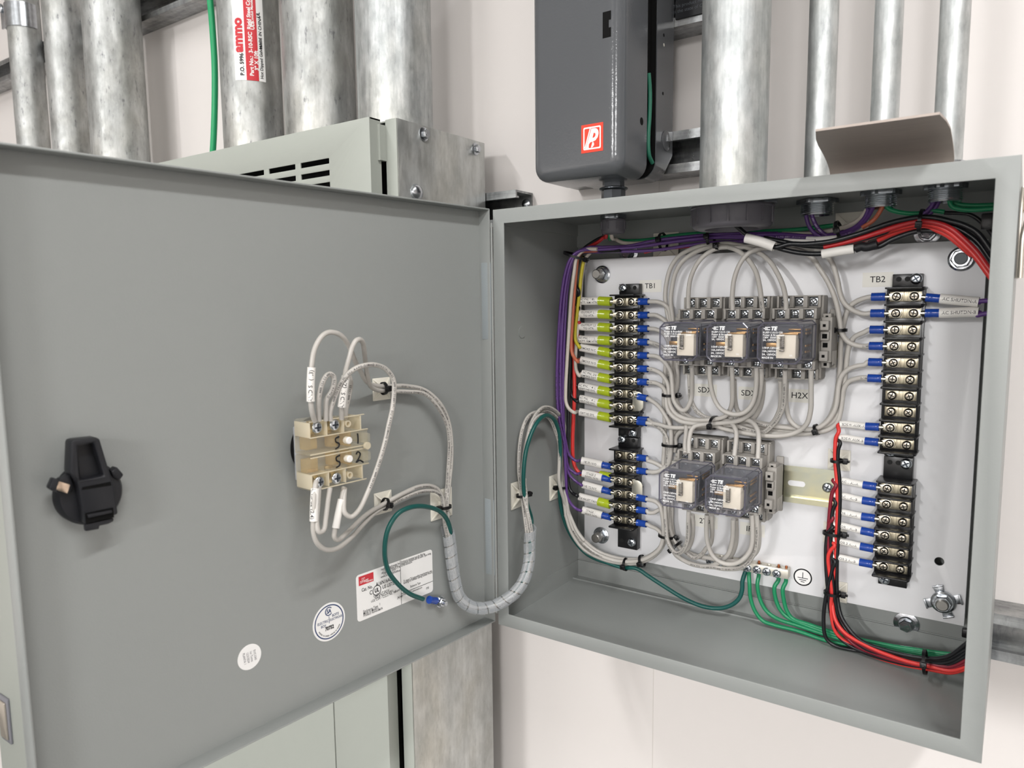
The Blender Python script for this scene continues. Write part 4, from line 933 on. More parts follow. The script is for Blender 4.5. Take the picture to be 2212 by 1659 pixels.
# loops below
plain('1533,790 1533,813 1537,841 1545,866 1558,884 1576,893 1593,895 1609,890 1622,877 1630,857 1634,826 1634,794', K((0, .099), (.3, .104), (.7, .104), (1, .099)), 'grey wire looping between the undersides of the upper left and middle relays')
plain('1489,808 1490,835 1492,860 1500,880 1511,893 1527,902 1548,905 1566,903 1593,903 1614,907 1630,912 1646,917 1666,920 1699,924 1732,927 1760,927', K((0, .113), (.2, .122), (1, .129)), 'grey printed wire from the bottom left of the upper left relay toward the right', txt=SPEC)
plain('1696,800 1695,846 1691,880 1679,906 1666,921 1650,933 1620,929 1593,921 1566,918 1545,916', K((0, .099), (.5, .118), (1, .124)), 'grey printed wire hanging from the bottom left of the upper right relay', txt=SPEC)
plain('1586,820 1588,866 1593,886 1604,899 1633,911 1666,918 1700,922 1740,924', K((0, .113), (.3, .126), (1, .133)), 'grey wire from the bottom left of the upper middle relay toward the right')
plain('1480,980 1480,958 1482,938 1482,917 1477,905', K((0, .099), (.6, .116), (1, .125)), 'grey wire dropping straight to the top of the lower left relay socket')
plain('1489,980 1488,963 1490,943 1494,929 1501,921 1512,918 1545,916 1580,917', K((0, .099), (.6, .116), (1, .13)), 'grey wire bending down to the top of the lower left relay socket')
plain('1586,986 1590,952 1590,932 1585,920 1577,912 1560,908', K((0, .099), (.6, .112), (1, .123)), 'grey wire bending down to the top left of the lower right relay socket')
plain('1637,992 1639,950 1637,930 1628,915 1616,908 1600,905', K((0, .099), (.6, .112), (1, .123)), 'grey wire bending down to the top right of the lower right relay socket')
plain('1456,976 1460,962 1459,948 1464,938 1472,931 1478,927 1520,924 1560,922 1600,926', K((0, .13), (1, .132)), 'grey wire curving from the vertical bundle into the horizontal one')
plain('1449,985 1452,955 1455,940 1460,930 1470,923 1500,918 1530,917', K((0, .133), (1, .134)), 'rear grey wire curving from the vertical bundle into the horizontal one')
plain('1527,1112 1526,1138 1527,1162 1531,1181 1539,1199 1551,1211 1563,1217 1576,1219 1590,1217 1603,1210 1615,1198 1622,1184 1625,1167 1625,1128 1624,1112', K((0, .099), (.3, .106), (.7, .106), (1, .099)), 'grey wire looping between the undersides of the two lower relays')
plain('1634,1112 1636,1138 1635,1167 1631,1191 1622,1207 1612,1219 1597,1227 1578,1229 1558,1228 1543,1225 1510,1222 1480,1212 1460,1197 1447,1180 1441,1160', K((0, .099), (.3, .112), (1, .127)), 'grey printed wire from the bottom right of the lower right relay, outermost loop', txt=SPEC)
plain('1639,1128 1640,1157 1638,1181 1631,1196 1607,1211 1578,1212 1549,1209 1520,1203', K((0, .112), (.4, .121), (1, .13)), 'grey wire behind the outermost loop under the lower right relay')
plain('1488,1104 1487,1130 1486,1158 1482,1177 1473,1191 1462,1195 1454,1190 1446,1178 1441,1163 1439,1140 1437,1100 1437,1060', K((0, .099), (.4, .112), (.7, .12), (1, .13)), 'grey printed wire from the underside of the lower left relay', txt=SPEC)
# ---- left side of the left strips
def left_wire(i, rows, pts, yk, lab, col, mark, yellow=True, r=.0019, tilt=(-.10, .06), ml=.0222, grp='field wires bundled down the left', txt=None, **k):
    return strip_wire(X1, rows[i], -1, pts, yk, lab, col, r, txt, tilt, yellow, mark, ml, group=grp, **k)
UT = 'upper left strip'
left_wire(0, R1U, '1250,630 1245,618 1243,600 1247,575 1252,556 1262,546 1290,543 1340,541', .112, 'black wire marked AC PNL 1 8L at first row', BLKW, ['AC PNL 1 8L', 'BATT. RM HTR'])
left_wire(1, R1U, '1250,664 1243,655 1240,640 1242,600 1250,560 1262,546 1300,543', .117, 'black wire marked OUTPUT L1 at second row', BLKW, ['OUTPUT L1', 'TO HTR'])
left_wire(2, R1U, '1252,698 1244,690 1240,672 1240,630 1246,570 1262,545 1300,541', .119, 'red wire marked OUTPUT L2 at third row', REDW, ['OUTPUT L2', 'TO HTR'])
left_wire(3, R1U, '1252,728 1243,720 1238,704 1237,650 1242,580 1256,545', .121, 'red wire marked AC PNL 1 11L at fourth row', REDW, ['AC PNL 1 11L', 'BATT. RM HTR'])
left_wire(4, R1U, '1252,750 1244,738 1242,722 1246,680 1252,630 1256,590 1262,556', .116, 'yellow wire marked SMOKE N/C', YELW, ['SMOKE N/C'], tilt=(-.1, .16))
left_wire(5, R1U, '1248,781 1238,768 1234,750 1236,700 1240,640 1245,580 1248,558 1256,545 1290,541', .108, 'orange wire marked SMOKE N/O', ORW, ['SMOKE N/O'], tilt=(-.1, .16))
left_wire(6, R1U, '1252,812 1245,800 1243,780 1247,720 1253,650 1258,590 1266,556 1275,546', .119, 'off white wire marked AC PNL 2N', WHITEW, ['AC PNL 2N', 'SMOKE DET.'], tilt=(-.1, .14), ml=.0195)
left_wire(7, R1U, '1250,838 1241,826 1237,800 1236,750 1237,700 1240,640 1246,580 1255,552', .123, 'black wire marked AC PNL 1 41L at eighth row', BLKW, ['AC PNL 1 41L', 'VENT/H2 SYS.'], tilt=(-.1, .13))
left_wire(8, R1U, '1247,867 1237,858 1232,840 1231,790 1232,730 1237,650 1243,590 1250,556', .118, 'black wire marked AC PNL 1 41L at ninth row', BLKW, ['AC PNL 1 41L', 'VENT/H2 SYS.'], tilt=(-.1, .13))
left_wire(9, R1U, '1240,891 1230,884 1223,870 1222,840 1225,780 1230,700 1234,640 1240,590 1246,556 1262,540 1290,538', .104, 'white striped wire marked VENT/H2 SYS.', WHITEW, ['VENT/H2 SYS.'], tilt=(-.1, .12), ml=.0235, txt='- - - - - - - - - ')
LBM = dict(yellow=False, r=.0016)
left_wire(1, R1L, '1246,996 1236,990 1228,980 1221,950 1214,900 1211,850 1211,780 1215,700 1222,620 1233,570 1245,548 1270,535 1300,534 1354,532 1417,519 1481,512 1535,507 1607,505 1680,504', K((0, .112), (.1, .1), (.5, .099), (.75, .13), (1, .13)), 'purple wire marked H2 2% N/O', PURP, ['H2 2% N/O'], ml=.0245, tilt=(-.1, .10), txt='600V  18 AWG  ', **LBM)
w_ = left_wire(2, R1L, '1246,1024 1236,1018 1228,1010 1219,960 1207,900 1203,850 1204,780 1208,700 1213,640 1221,590 1232,560 1250,543 1300,539 1380,533 1426,526 1526,514 1607,513 1690,510', K((0, .112), (.1, .1), (.5, .097), (.75, .127), (1, .13)), 'purple wire marked STAGE 2 COOL N/O', PURP, ['STAGE 2', 'COOL N/O'], ml=.0235, tilt=(-.1, .10), txt='600V  18 AWG  ', **LBM)
left_wire(3, R1L, '1256,1048 1244,1040 1232,1028 1224,1010 1219,950 1216,850 1218,760 1221,690 1226,620 1237,570 1250,548 1300,544 1408,541 1526,525 1607,521 1680,517', K((0, .112), (.1, .104), (.5, .103), (.75, .127), (1, .132)), 'purple wire marked H2 1% N/C', PURP, ['H2 1% N/C'], ml=.0235, tilt=(-.1, .14), txt='600V  18 AWG  ', **LBM)
left_wire(4, R1L, '1247,1071 1236,1064 1229,1050 1227,1010 1227,950 1228,880 1231,780 1234,700 1238,620 1246,560', .112, 'black wire marked EXHAUST FAN', BLKW, ['EXHAUST FAN'], ml=.024, tilt=(-.1, .13))
left_wire(5, R1L, '1254,1103 1243,1098 1232,1086 1225,1070 1223,1040 1220,980 1212,900 1207,840 1208,760 1212,690 1217,630 1227,580 1240,552 1300,541 1400,531 1470,521 1526,517', K((0, .112), (.1, .104), (.5, .1), (.75, .13), (1, .133)), 'purple wire marked STAGE 1 HEAT N/O', PURP, ['STAGE 1', 'HEAT N/O'], ml=.0235, tilt=(-.1, .12), **LBM)
# the red wire under the purple one at the third row of the lower strip
sp, d = rlug(X1, R1L[2] + .0022, -1); sp[1] += .0012; d = V((-1, .02, .06)).normalized()
w_, S_ = wire([sp + d * .016, sp + d * .03] + path('1262,1026 1250,1020 1242,1008 1238,990 1237,950 1239,900 1241,850 1240,780 1241,720', K((0, .122), (.5, .118), (1, .122))), .0021, BRED, 'bright red wire entering the third row of the lower left strip behind a purple one', 'field wires bundled down the left'); lug(w_, sp, d, True)
# ---- right strip, right side (purple)
for i, (lab, mk, tl, pp) in enumerate((('purple wire marked AC SHUTDN-A', 'AC SHUTDN-A', (-.02, -.12), '2108,652 2125,650 2150,649'), ('purple wire marked AC SHUTDN-B', 'AC SHUTDN-B', (-.02, 0), '2110,681 2125,678 2150,675'))):
    strip_wire(X2, R2U[i], 1, pp, .123, lab, PURP, .0019, None, tl, False, [mk], .0265, .0041, .0036, group='purple wires at the right strip')
# ---- right strip lower left (red / black)
GRB = 'red and black alarm wires by the right strips'
def rb_wire(rows, i, pts, yk, lab, col, mark, tilt=(-.02, .03), ml=.0235):
    return strip_wire(X2, rows[i], -1, pts, yk, lab, col, .0017, None, tilt, False, [mark], ml, .0031, .0030, group=GRB)
TR = K((0, .121), (.12, .122), (.5, .124), (.62, .116), (1, .100))
rb_wire(R2U, 8, '1812,932 1806,945 1804,965 1804,995 1808,1043 1809,1099 1807,1158 1804,1218 1798,1270 1798,1298 1804,1337 1824,1366 1879,1398 1951,1426 2014,1441 2054,1449 2100,1436', TR, 'red wire marked BDSW AUX-A', BRED, 'BDSW AUX-A', (-.02, -.02), .0208)
rb_wire(R2U, 9, '1815,957 1811,971 1810,999 1814,1043 1814,1099 1811,1158 1808,1218 1810,1298 1820,1337 1856,1381 1919,1406 1999,1422 2047,1418 2100,1380', TR, 'black wire marked BDSW AUX-B', BLKW, 'BDSW AUX-B', (-.02, .03), .0212)
rb_wire(R2L, 0, '1806,1048 1798,1064 1793,1098 1790,1132 1786,1178 1786,1218 1790,1270 1797,1317 1812,1358 1866,1395 1940,1424 2010,1436 2055,1440 2100,1418', TR, 'dark red wire marked HVAC 1 AL-A', DRED, 'HVAC 1 AL-A', (-.02, .05))
rb_wire(R2L, 1, '1805,1087 1800,1099 1796,1125 1795,1178 1798,1238 1804,1298 1820,1349 1863,1397 1925,1418 2000,1432 2050,1430 2100,1400', TR, 'black wire marked HVAC 1 AL-B', BLKW, 'HVAC 1 AL-B', (-.02, .05))
rb_wire(R2L, 2, '1799,1120 1792,1130 1789,1150 1789,1178 1792,1220 1794,1270 1802,1330 1840,1388 1900,1416 1980,1437 2050,1445 2100,1428', TR, 'dark red wire marked DOOR 1 AL-A', DRED, 'DOOR 1 AL-A', (-.02, .02), .0245)
rb_wire(R2L, 3, '1799,1139 1790,1146 1785,1170 1784,1210 1788,1270 1796,1330 1812,1375 1850,1402 1920,1426 1990,1440 2045,1438 2100,1410', TR, 'black wire marked DOOR 1 AL-B', BLKW, 'DOOR 1 AL-B', (-.02, .08))
rb_wire(R2L, 4, '1803,1178 1795,1188 1789,1202 1792,1238 1797,1278 1795,1317 1808,1369 1860,1405 1927,1430 2014,1447 2054,1453 2100,1440', TR, 'bright red wire marked DOOR 2 AL-A', BRED, 'DOOR 2 AL-A', (-.02, .06))
rb_wire(R2L, 5, '1804,1213 1799,1226 1793,1250 1784,1290 1779,1337 1784,1377 1800,1393 1860,1407 1939,1418 2007,1428 2045,1424 2100,1395', TR, 'black wire marked DOOR 2 AL-B with the lowest slack loop', BLKW, 'DOOR 2 AL-B', (-.02, .03))
# ---- ground wires
GY = K((0, .134), (.3, .134), (.7, .128), (1, .124))
def copper(w, x):
    b = MB(); b.cyl((x, PY0 - .0055, .060), (x, PY0 - .0055, .0668), .0012, seg=10); b.build('bare_copper_end', mat('copper', 'b8724a', .35, 1), w)
for k, (s_, lab) in enumerate((('1619,1262 1621,1290 1631,1320 1648,1341 1672,1350 1720,1362 1790,1385 1860,1398 1930,1408 1990,1416 2040,1424 2080,1430 2110,1430', 'first green wire from the left at the ground bar'), ('1636,1262 1642,1295 1656,1320 1678,1336 1720,1350 1790,1373 1860,1392 1930,1404 1990,1412 2040,1420 2080,1425 2110,1424', 'second green wire from the left at the ground bar'), ('1673,1268 1676,1295 1686,1318 1702,1334 1740,1350 1800,1371 1860,1387 1930,1400 1990,1408 2040,1416 2080,1420 2110,1418', 'third green wire from the left at the ground bar'), ('1691,1272 1694,1300 1700,1320 1712,1336 1745,1348 1800,1366 1860,1382 1930,1396 1990,1405 2040,1412 2080,1415 2110,1412', 'rightmost green wire at the ground bar'))):
    x = (hs[4], hs[5], hs[7], hs[7] + .0070)[k]; w_, S_ = wire([V((x + .0005, PY0 - .0055, .0552)), V((x + .0005, PY0 - .0055, .051))] + path(s_, GY), .0019, GRNW, lab, 'green wires from the ground bar', txt='14 AWG OR MTW 600V VW-1  AWM  ' if k < 3 else None, s0=.006, flip=True); copper(w_, x + .0005)
w_, S_ = wire([V((hs[3] + .0068, PY0 - .0055, .0552))] + path('1604,1255 1603,1274 1597,1292 1580,1307 1554,1314 1519,1310 1480,1294 1440,1270 1400,1244 1375,1228 1346,1226 1316,1217 1271,1199 1241,1168 1223,1135 1212,1096 1208,1051', K((0, .134), (.3, .128), (.75, .122), (1, .105))) +
              [atx(1209, 1006, .0150), atx(1210, 960, .0175), atx(1205, 924, .0190), atx(1195, 904, .0195), atx(1180, 897, .0200), atx(1163, 909, .0200), atx(1148, 936, .0195), atx(1136, 976, .019), atx(1131, 1021, .0175), atx(1132, 1063, .0150), atx(1140, 1093, .0165), atx(1148, 1122, .018), at(1146, 1165, .020), at(1145, 1211, .018), at(1133, 1253, .006), at(1111, 1284, -.006), at(1084, 1302, -.013)] +
              [doorw(1057, 1312, .021), doorw(1022, 1312, .015), doorw(994, 1292, .010), doorw(982, 1252, .008), doorw(977, 1209, .008), doorw(974, 1165, .009), doorw(969, 1130, .013), doorw(952, 1106, .017), doorw(918, 1094, .021), doorw(886, 1096, .022), doorw(859, 1110, .021), doorw(839, 1141, .018), doorw(831, 1185, .014), doorw(837, 1229, .010), doorw(859, 1261, .008), doorw(886, 1283, .0065), doorw(914, 1294, .0055)],
              .0021, TEALW, 'dark green wire from the ground bar through the door loop to the door stud')
# ring terminal and nut on the door stud
dq = door(949, 1299, .0035); d2 = (doorw(914, 1294, .0045) - doorw(949, 1299, .003)).normalized(); O_ = doorw(951, 1299, .003)
b = MB(); c0, c1 = O_ + d2 * .0065, O_ + d2 * .0165; b.tube([c0, c0.lerp(c1, .5), c1], [.0034, .0031, .0036], 16); b.build('ring_terminal_sleeve', BLUES, w_)
b = MB(); b.tube([O_ + d2 * .002, O_ + d2 * .0075], .0022, 12, ry=.0012); b.lathe(O_, DN, [(-.0008, .0045), (.0002, .0045)], 20); b.build('ring_terminal', ZINC, w_)
st_ = thing('door_stud', DM @ V((dq[0], 0, dq[2])), 'short threaded ground stud with nut on the door beside the blue ring terminal', 'stud'); b = MB()
b.cyl(DM @ V((dq[0], 0, dq[2])), DM @ V((dq[0], .0125, dq[2])), .0021, seg=14); b.build('stud_thread', ZINC, st_)
b = MB(); b.lathe(DM @ V((dq[0], .0040, dq[2])), DN, [(0, .0056), (.001, .0054)], 20); b.lathe(DM @ V((dq[0], .0050, dq[2])), DN, [(0, .0044), (.0034, .0044), (.0038, .004)], 6); b.build('nut', ZINC, st_)
# ------------------------------------------------------------------ wires through the door loop
X_ = lambda s, X: [atx(*map(float, p.split(',')), X) for p in s.split()]
def loopwire(ypath, xp, dp, lab, txt=True):
    P = path(*ypath) + xp + dp
    return wire(P, .0019, GREYW, lab, 'grey wires of the door loop', SPEC if txt else None, toff=.0002, s0=.10, ref=(.6, -.8, 0))
SPI = [at(1140, 1141, .018), at(1143, 1171, .020), at(1142, 1211, .018), at(1131, 1253, .006), at(1110, 1283, -.006), at(1084, 1301, -.0135)]
def spi(dx, dy, dz=0): return [p + V((dx, dy, dz)) for p in SPI]
def dspi(ox, ow): return [doorw(x + ox, y, w + ow) for x, y, w in ((1057, 1312, .022), (1022, 1312, .015), (994, 1292, .0095), (982, 1252, .0085), (976, 1209, .0085), (971, 1160, .0085), (966, 1137, .0085))]
loopwire(('1222,1112 1218,1080 1214,1064', K((0, .108), (1, .104))), X_('1215,1040 1221,1000 1222,960 1216,926 1204,903 1186,889 1170,889 1152,905 1141,935 1135,980 1131,1030 1132,1065', .0100), spi(.001, 0) + dspi(3, 0) + [doorw(*p) for p in ((964, 1118, .0075), (960, 1094, .007), (966, 1050, .007), (968, 1018, .008), (971, 958, .010), (966, 919, .011), (946, 879, .012), (918, 851, .010), (878, 846, .008), (852, 845, .007), (826, 844, .0075), (810, 841, .010), (800, 833, .014), (794, 813, .020), (790, 786, .028), (787, 760, .036), (784, 741, .041), (777, 733, .044), (769, 736, .045), (761, 750, .045), (754, 774, .044), (747, 800, .042), (742, 840, .040), (738, 876, .038), (738, 905, .034))], 'grey wire of the door loop to the sleeve marked HAND S1 (2,4)')
loopwire(('1226,1108 1223,1080 1219,1062', K((0, .108), (1, .106))), X_('1221,1036 1226,991 1224,946 1216,909 1201,888 1180,879 1166,885 1150,909 1137,954 1129,1021 1130,1060', .0125), spi(.0035, 0, .002) + dspi(-2, .001) + [doorw(*p) for p in ((967, 1118, .009), (966, 1090, .008), (971, 1040, .008), (975, 998, .009), (975, 950, .011), (968, 907, .012), (950, 871, .013), (918, 843, .010), (879, 834, .008), (839, 834, .008), (819, 834, .008), (803, 831, .011), (791, 823, .016), (779, 803, .023), (767, 780, .030), (759, 760, .034), (750, 741, .037), (738, 726, .040), (725, 719, .041), (710, 718, .041), (697, 725, .041), (686, 740, .041), (678, 760, .041), (673, 793, .041), (671, 830, .040), (671, 866, .040), (674, 890, .038), (680, 910, .034))], 'grey wire of the door loop arching highest, into sleeve HAND S1 (1,3)')
loopwire(('1240,1138 1230,1115 1224,1085', K((0, .112), (1, .107))), X_('1212,1036 1214,990 1211,950 1204,925 1194,908 1180,893 1160,890 1141,900 1129,925 1122,966 1121,1021 1126,1062', .0075), spi(-.002, 0, .001) + dspi(2, .0015) + [doorw(*p) for p in ((961, 1117, .008), (958, 1082, .007), (946, 1064, .009), (918, 1060, .011), (879, 1072, .011), (835, 1093, .008), (815, 1104, .009), (791, 1126, .013), (759, 1161, .022), (727, 1185, .030), (703, 1187, .034), (685, 1173, .036), (677, 1150, .037), (677, 1120, .038), (679, 1080, .038), (681, 1050, .036), (683, 1040, .034))], 'grey wire of the door loop into the sleeve marked HAND S2 (2,4)')
loopwire(('1262,1168 1248,1150 1236,1125 1226,1100', K((0, .112), (1, .109))), X_('1208,1042 1208,1000 1208,960 1200,932 1188,905 1172,896 1156,906 1144,930 1136,970 1131,1021 1136,1068', .0160), spi(0, .001, -.003) + dspi(-4, .0005) + [doorw(*p) for p in ((958, 1100, .0095), (955, 1074, .009), (942, 1054, .010), (910, 1050, .012), (870, 1066, .012), (823, 1092, .010), (805, 1102, .012), (783, 1118, .016), (747, 1153, .024), (730, 1166, .028), (722, 1160, .030), (724, 1142, .031), (731, 1110, .031), (738, 1078, .030), (743, 1052, .028))], 'grey wire of the door loop into the blank sleeve right of HAND S2')
def dwire(s, wk, lab, txt=True, **k): return wire(path(s, wk, True), .0019, GREYW, lab, 'grey jumper wires on the door switch', SPEC if txt else None, ref=(.75, -.6, 0), **k)
dwire('689,908 688,886 689,859 697,826 706,811 714,808 721,815 721,830 716,846 706,862 704,886 704,908', K((0, .034), (.3, .043), (.6, .043), (1, .034)), 'small narrow grey loop joining the top screws of the door switch', s0=.02)
dwire('714,908 713,892 720,866 730,840 740,822 754,806 770,795 790,789 810,788 830,795 844,809 851,826 851,852 847,886 841,912 831,958 815,1010 795,1062 775,1102 759,1116 745,1108 743,1078 745,1054', K((0, .034), (.12, .040), (.25, .05), (.6, .05), (.85, .04), (1, .028)), 'big grey printed loop sweeping from top to bottom of the door switch')
dwire('746,905 747,886 753,859 757,833 756,818 750,806', K((0, .030), (1, .036)), 'short grey wire standing behind the sleeve marked HAND S1 (2,4)')
dwire('689,1052 686,1098 684,1130 689,1149 699,1145 704,1118 709,1078 713,1054', K((0, .034), (.5, .040), (1, .034)), 'small narrow grey loop joining the bottom screws of the door switch', False)
# marker sleeves of the door switch wires
def dsleeve(owner, s, wk, r, text, size=.0041):
    P = path(s, wk, True); S = spline(P, 6)
    L = sum((a - c).length for a, c in zip(S, S[1:])); t = sleeve(owner, S, .0001, L - .0001, r, [], ref=(.75, -.6, 0))
    if text:
        b = MB(); wd = len(text) * size * .58; tube_text(b, S, r, text, size, (L - wd) / 2, (.55, -.8, 0), -.0008, .00006, False, 1.02); b.build('marker_text', PRINTK, t)
G_ = {o['label']: o for o in bpy.data.objects if o.get('label', '').startswith('grey wire of the door loop')}
gl = lambda e: [o for l, o in G_.items() if l.endswith(e)][0]
dsleeve(gl('HAND S1 (1,3)'), '671,867 671,830 673,793', K((0, .040), (1, .041)), .0029, 'HAND S1 (1,3)')
dsleeve(gl('HAND S1 (2,4)'), '738,879 742,845 747,811', K((0, .038), (1, .0415)), .0031, 'HAND S1 (2,4)')
dsleeve(gl('HAND S2 (2,4)'), '681,1054 679,1090 678,1126', K((0, .036), (1, .038)), .0031, 'HAND S2 (2,4)')
dsleeve(gl('right of HAND S2'), '725,1141 731,1110 738,1078', K((0, .031), (1, .030)), .0028, None)
# spiral wrap: one helical band of milky plastic
def spiral():
    C = spline([at(1147, 1128, .0195), at(1144, 1171, .0200), at(1143, 1211, .0185), at(1132, 1253, .006), at(1110, 1283, -.006), at(1084, 1301, -.0133)] + [doorw(x, y, w) for x, y, w in ((1057, 1312, .022), (1022, 1312, .0155), (994, 1292, .010), (982, 1252, .009), (976, 1209, .009), (971, 1165, .009), (965, 1136, .010))], 10)
    L = [0]
    for a, c in zip(C, C[1:]): L.append(L[-1] + (c - a).length)
    tot = L[-1]; a0 = (C[1] - C[0]).orthogonal().normalized(); F = []
    for i in range(len(C)):
        T = (C[min(i + 1, len(C) - 1)] - C[max(i - 1, 0)]).normalized(); a0 = (a0 - T * a0.dot(T)).normalized(); F.append((C[i], a0.copy(), T.cross(a0)))
    def fr(s):
        s = min(max(s, 0), tot - 1e-6); i = 0
        while L[i + 1] < s: i += 1
        t = (s - L[i]) / (L[i + 1] - L[i]); p, a, b_ = F[i]; q, c, d = F[i + 1]; return p.lerp(q, t), a.lerp(c, t).normalized(), b_.lerp(d, t).normalized()
    pitch, band, seg, b = .0112, .0098, 16, MB(); turns = (tot - band) / pitch; n = int(turns * seg); vs = []; fs = []
    for i in range(n + 1):
        th = 2 * pi * i / seg
        for (v, rr) in ((0, .0058), (.3, .0060), (.7, .0060), (1, .0058), (1, .0052), (.5, .0053), (0, .0052)):
            p, a, c = fr(pitch * i / seg + band * v); vs.append(p + (a * cos(th) + c * sin(th)) * rr)
    m = 7
    for i in range(n):
        for j in range(m): k = (j + 1) % m; fs.append((i * m + j, i * m + k, (i + 1) * m + k, (i + 1) * m + j))
    b._add(vs, fs); return b
spiral().build('spiral_wrap', clear('milky_spiral_plastic', 'f4f6f8', .16, .80, 1.7, 'e8eaec'), label='milky plastic spiral wrap bundling the wires from the enclosure to the door', cat='cable wrap', angle=50)
# ------------------------------------------------------------------ bundles along the top and right
GT = 'wires entering through the enclosure top'
def topw(pts, yk, lab, col, r=.0019, txt=None, ink=None, pre=None, **k): return wire(path(pts, yk, pre=pre), r, col, lab, GT, txt, ink=ink, **k)
C1 = (.0611, .1144)    # nipple below the actuator
pin_ = lambda dx, dy, c: [V((c[0] + dx, c[1] + dy, .398)), V((c[0] + dx, c[1] + dy, .3845))]
topw('1300,513 1280,524 1262,537 1252,552', .118, 'black wire leaving the small grey bushing to the left', BLKW, pre=pin_(-.004, 0, C1))
topw('1306,512 1293,522 1270,535 1250,548', .113, 'red wire leaving the small grey bushing to the left', REDW, pre=pin_(-.0005, -.002, C1))
topw('1325,516 1345,520 1400,518 1440,511 1500,505 1560,502 1640,500 1720,496 1800,487', .140, 'green wire leaving the small grey bushing to the right', GRNW, pre=pin_(.002, .001, C1))
topw('1330,517 1345,524 1380,525 1420,520 1480,514', .133, 'cream wire leaving the small grey bushing to the right', WHITEW, pre=pin_(.005, 0, C1))
topw('1392,545 1417,540 1481,533 1515,529 1560,524', .137, 'thin orange red wire under the purple bundle', BRED, .0015)
topw('1430,521 1481,517 1526,512 1607,509 1690,506 1762,510 1820,502 1848,490 1868,470 1876,452 1880,440', K((0, .13), (.6, .128), (1, .1)), 'purple wire rising into the middle threaded connector, left', PURP, .0017)
topw('1600,514 1690,512 1762,512 1828,505 1856,490 1874,470 1884,452 1888,440', K((0, .13), (.5, .126), (1, .098)), 'purple wire rising into the middle threaded connector, centre', PURP, .0017, txt='600V  18 AWG  ', ink=PRINTW)
topw('1690,505 1762,504 1812,494 1840,484 1860,470 1874,450 1877,440', K((0, .134), (.5, .126), (1, .1)), 'cream wire rising into the middle threaded connector', WHITEW, .0019)
topw('1862,492 1884,478 1897,463 1906,446 1908,438', .1, 'orange wire rising into the middle threaded connector', ORW, .0018, txt='- - - - - ')
topw('1741,452 1742,470 1750,492 1765,507 1790,514 1820,514', K((0, .117), (1, .122)), 'purple wire dropping from the left threaded connector, rear', PURP, .0017)
topw('1752,452 1756,472 1768,494 1785,508 1808,514', K((0, .116), (1, .119)), 'purple wire dropping from the left threaded connector, front', PURP, .0017, txt='600V  ', ink=PRINTW, s0=.002)
topw('1914,442 1919,450 1936,457 1960,461 1985,461 2010,455 2040,458', .1, 'green wire from the middle threaded connector running right', GRNW, .0019)
topw('2020,432 2012,446 2000,458 1986,468 1950,478 1900,490', .097, 'purple wire from the right threaded connector, left', PURP, .0017)
topw('2030,430 2022,446 2010,460 1990,472 1960,484', .1, 'purple wire from the right threaded connector, right', PURP, .0017)
topw('2050,432 2058,447 2081,453 2110,453 2150,450', .1, 'green wire from the right threaded connector, lower', GRNW, .0019)
topw('2052,430 2066,440 2095,444 2150,443', .105, 'green wire from the right threaded connector, upper', GRNW, .0019)
topw('2040,460 2095,464 2124,484 2141,504 2160,535', .11, 'thin black wire curving down at the right behind the rim', BLKW, .0017)
GB = 'red and black wires across the top right'
def trb(pts, yk, lab, col, r=.0021): return wire(path(pts, yk), r, col, lab, GB)
trb('2160,610 2139,585 2110,545 2081,516 2052,493 2023,482 1988,478 1951,485 1907,499 1864,513 1820,525 1780,534', K((0, .085), (1, .095)), 'uppermost of the red wires sweeping across the top right corner', REDW)
trb('2160,622 2139,597 2106,553 2076,523 2048,500 2021,488 1988,484 1936,494 1893,508 1844,525', K((0, .083), (1, .1)), 'second red wire sweeping across the top right corner', BRED)
trb('2100,552 2070,526 2045,507 2020,496 1988,491 1936,502 1896,519', K((0, .09), (1, .104)), 'third red wire sweeping across the top right corner', BRED)
trb('2160,570 2139,539 2110,502 2080,486 2052,478 2023,471 1994,469 1936,478 1849,507 1791,522 1740,527 1705,527 1676,534 1660,528 1612,506 1590,488 1572,478', K((0, .09), (.7, .09), (1, .085)), 'black wire sweeping across the top right corner into the slanted white sleeve', BLKW)
trb('2160,590 2139,560 2109,520 2075,497 2045,485 2010,478 1960,484 1900,505 1840,522 1790,532 1734,530 1700,524 1650,514', K((0, .094), (1, .098)), 'second black wire sweeping across the top right corner', BLKW)
trb('2100,535 2062,510 2025,500 1985,499 1930,516 1896,533 1846,537 1775,548 1734,547 1700,541 1670,532 1640,520', K((0, .098), (1, .092)), 'lower black wire carrying the long white sleeve', BLKW)
def wsleeve(s, Y, r, lab, m=MARK):
    S = spline(path(s, Y), 6); b = MB(); b.tube(S, r, 18, cap=False); b.tube(S, r * .85, 18, cap=False); return b.build('marker_sleeve', m, label=lab, cat='wire marker', group='blank white sleeves on the black wires', origin=S[0])
wsleeve('1611,514 1642,522 1673,533', .0855, .0042, 'slanted blank white sleeve below the large grey bushing')
wsleeve('1694,523 1727,525 1760,526', .104, .0034, 'blank white sleeve partly covered by black wires, middle one'); wsleeve('1742,519 1775,519 1808,516', .112, .0033, 'blank white sleeve highest and farthest back')
wsleeve('1776,549 1810,543 1845,538', .091, .0038, 'long blank white sleeve lowest among the black wires')
b = MB(); b.tube(spline(path('1847,537 1862,532 1870,534 1895,528', .091), 5), .0036, 16); b.build('heat_shrink_cap', BLACKM, label='black crimped heat shrink end right of the lowest white sleeve', cat='heat shrink')
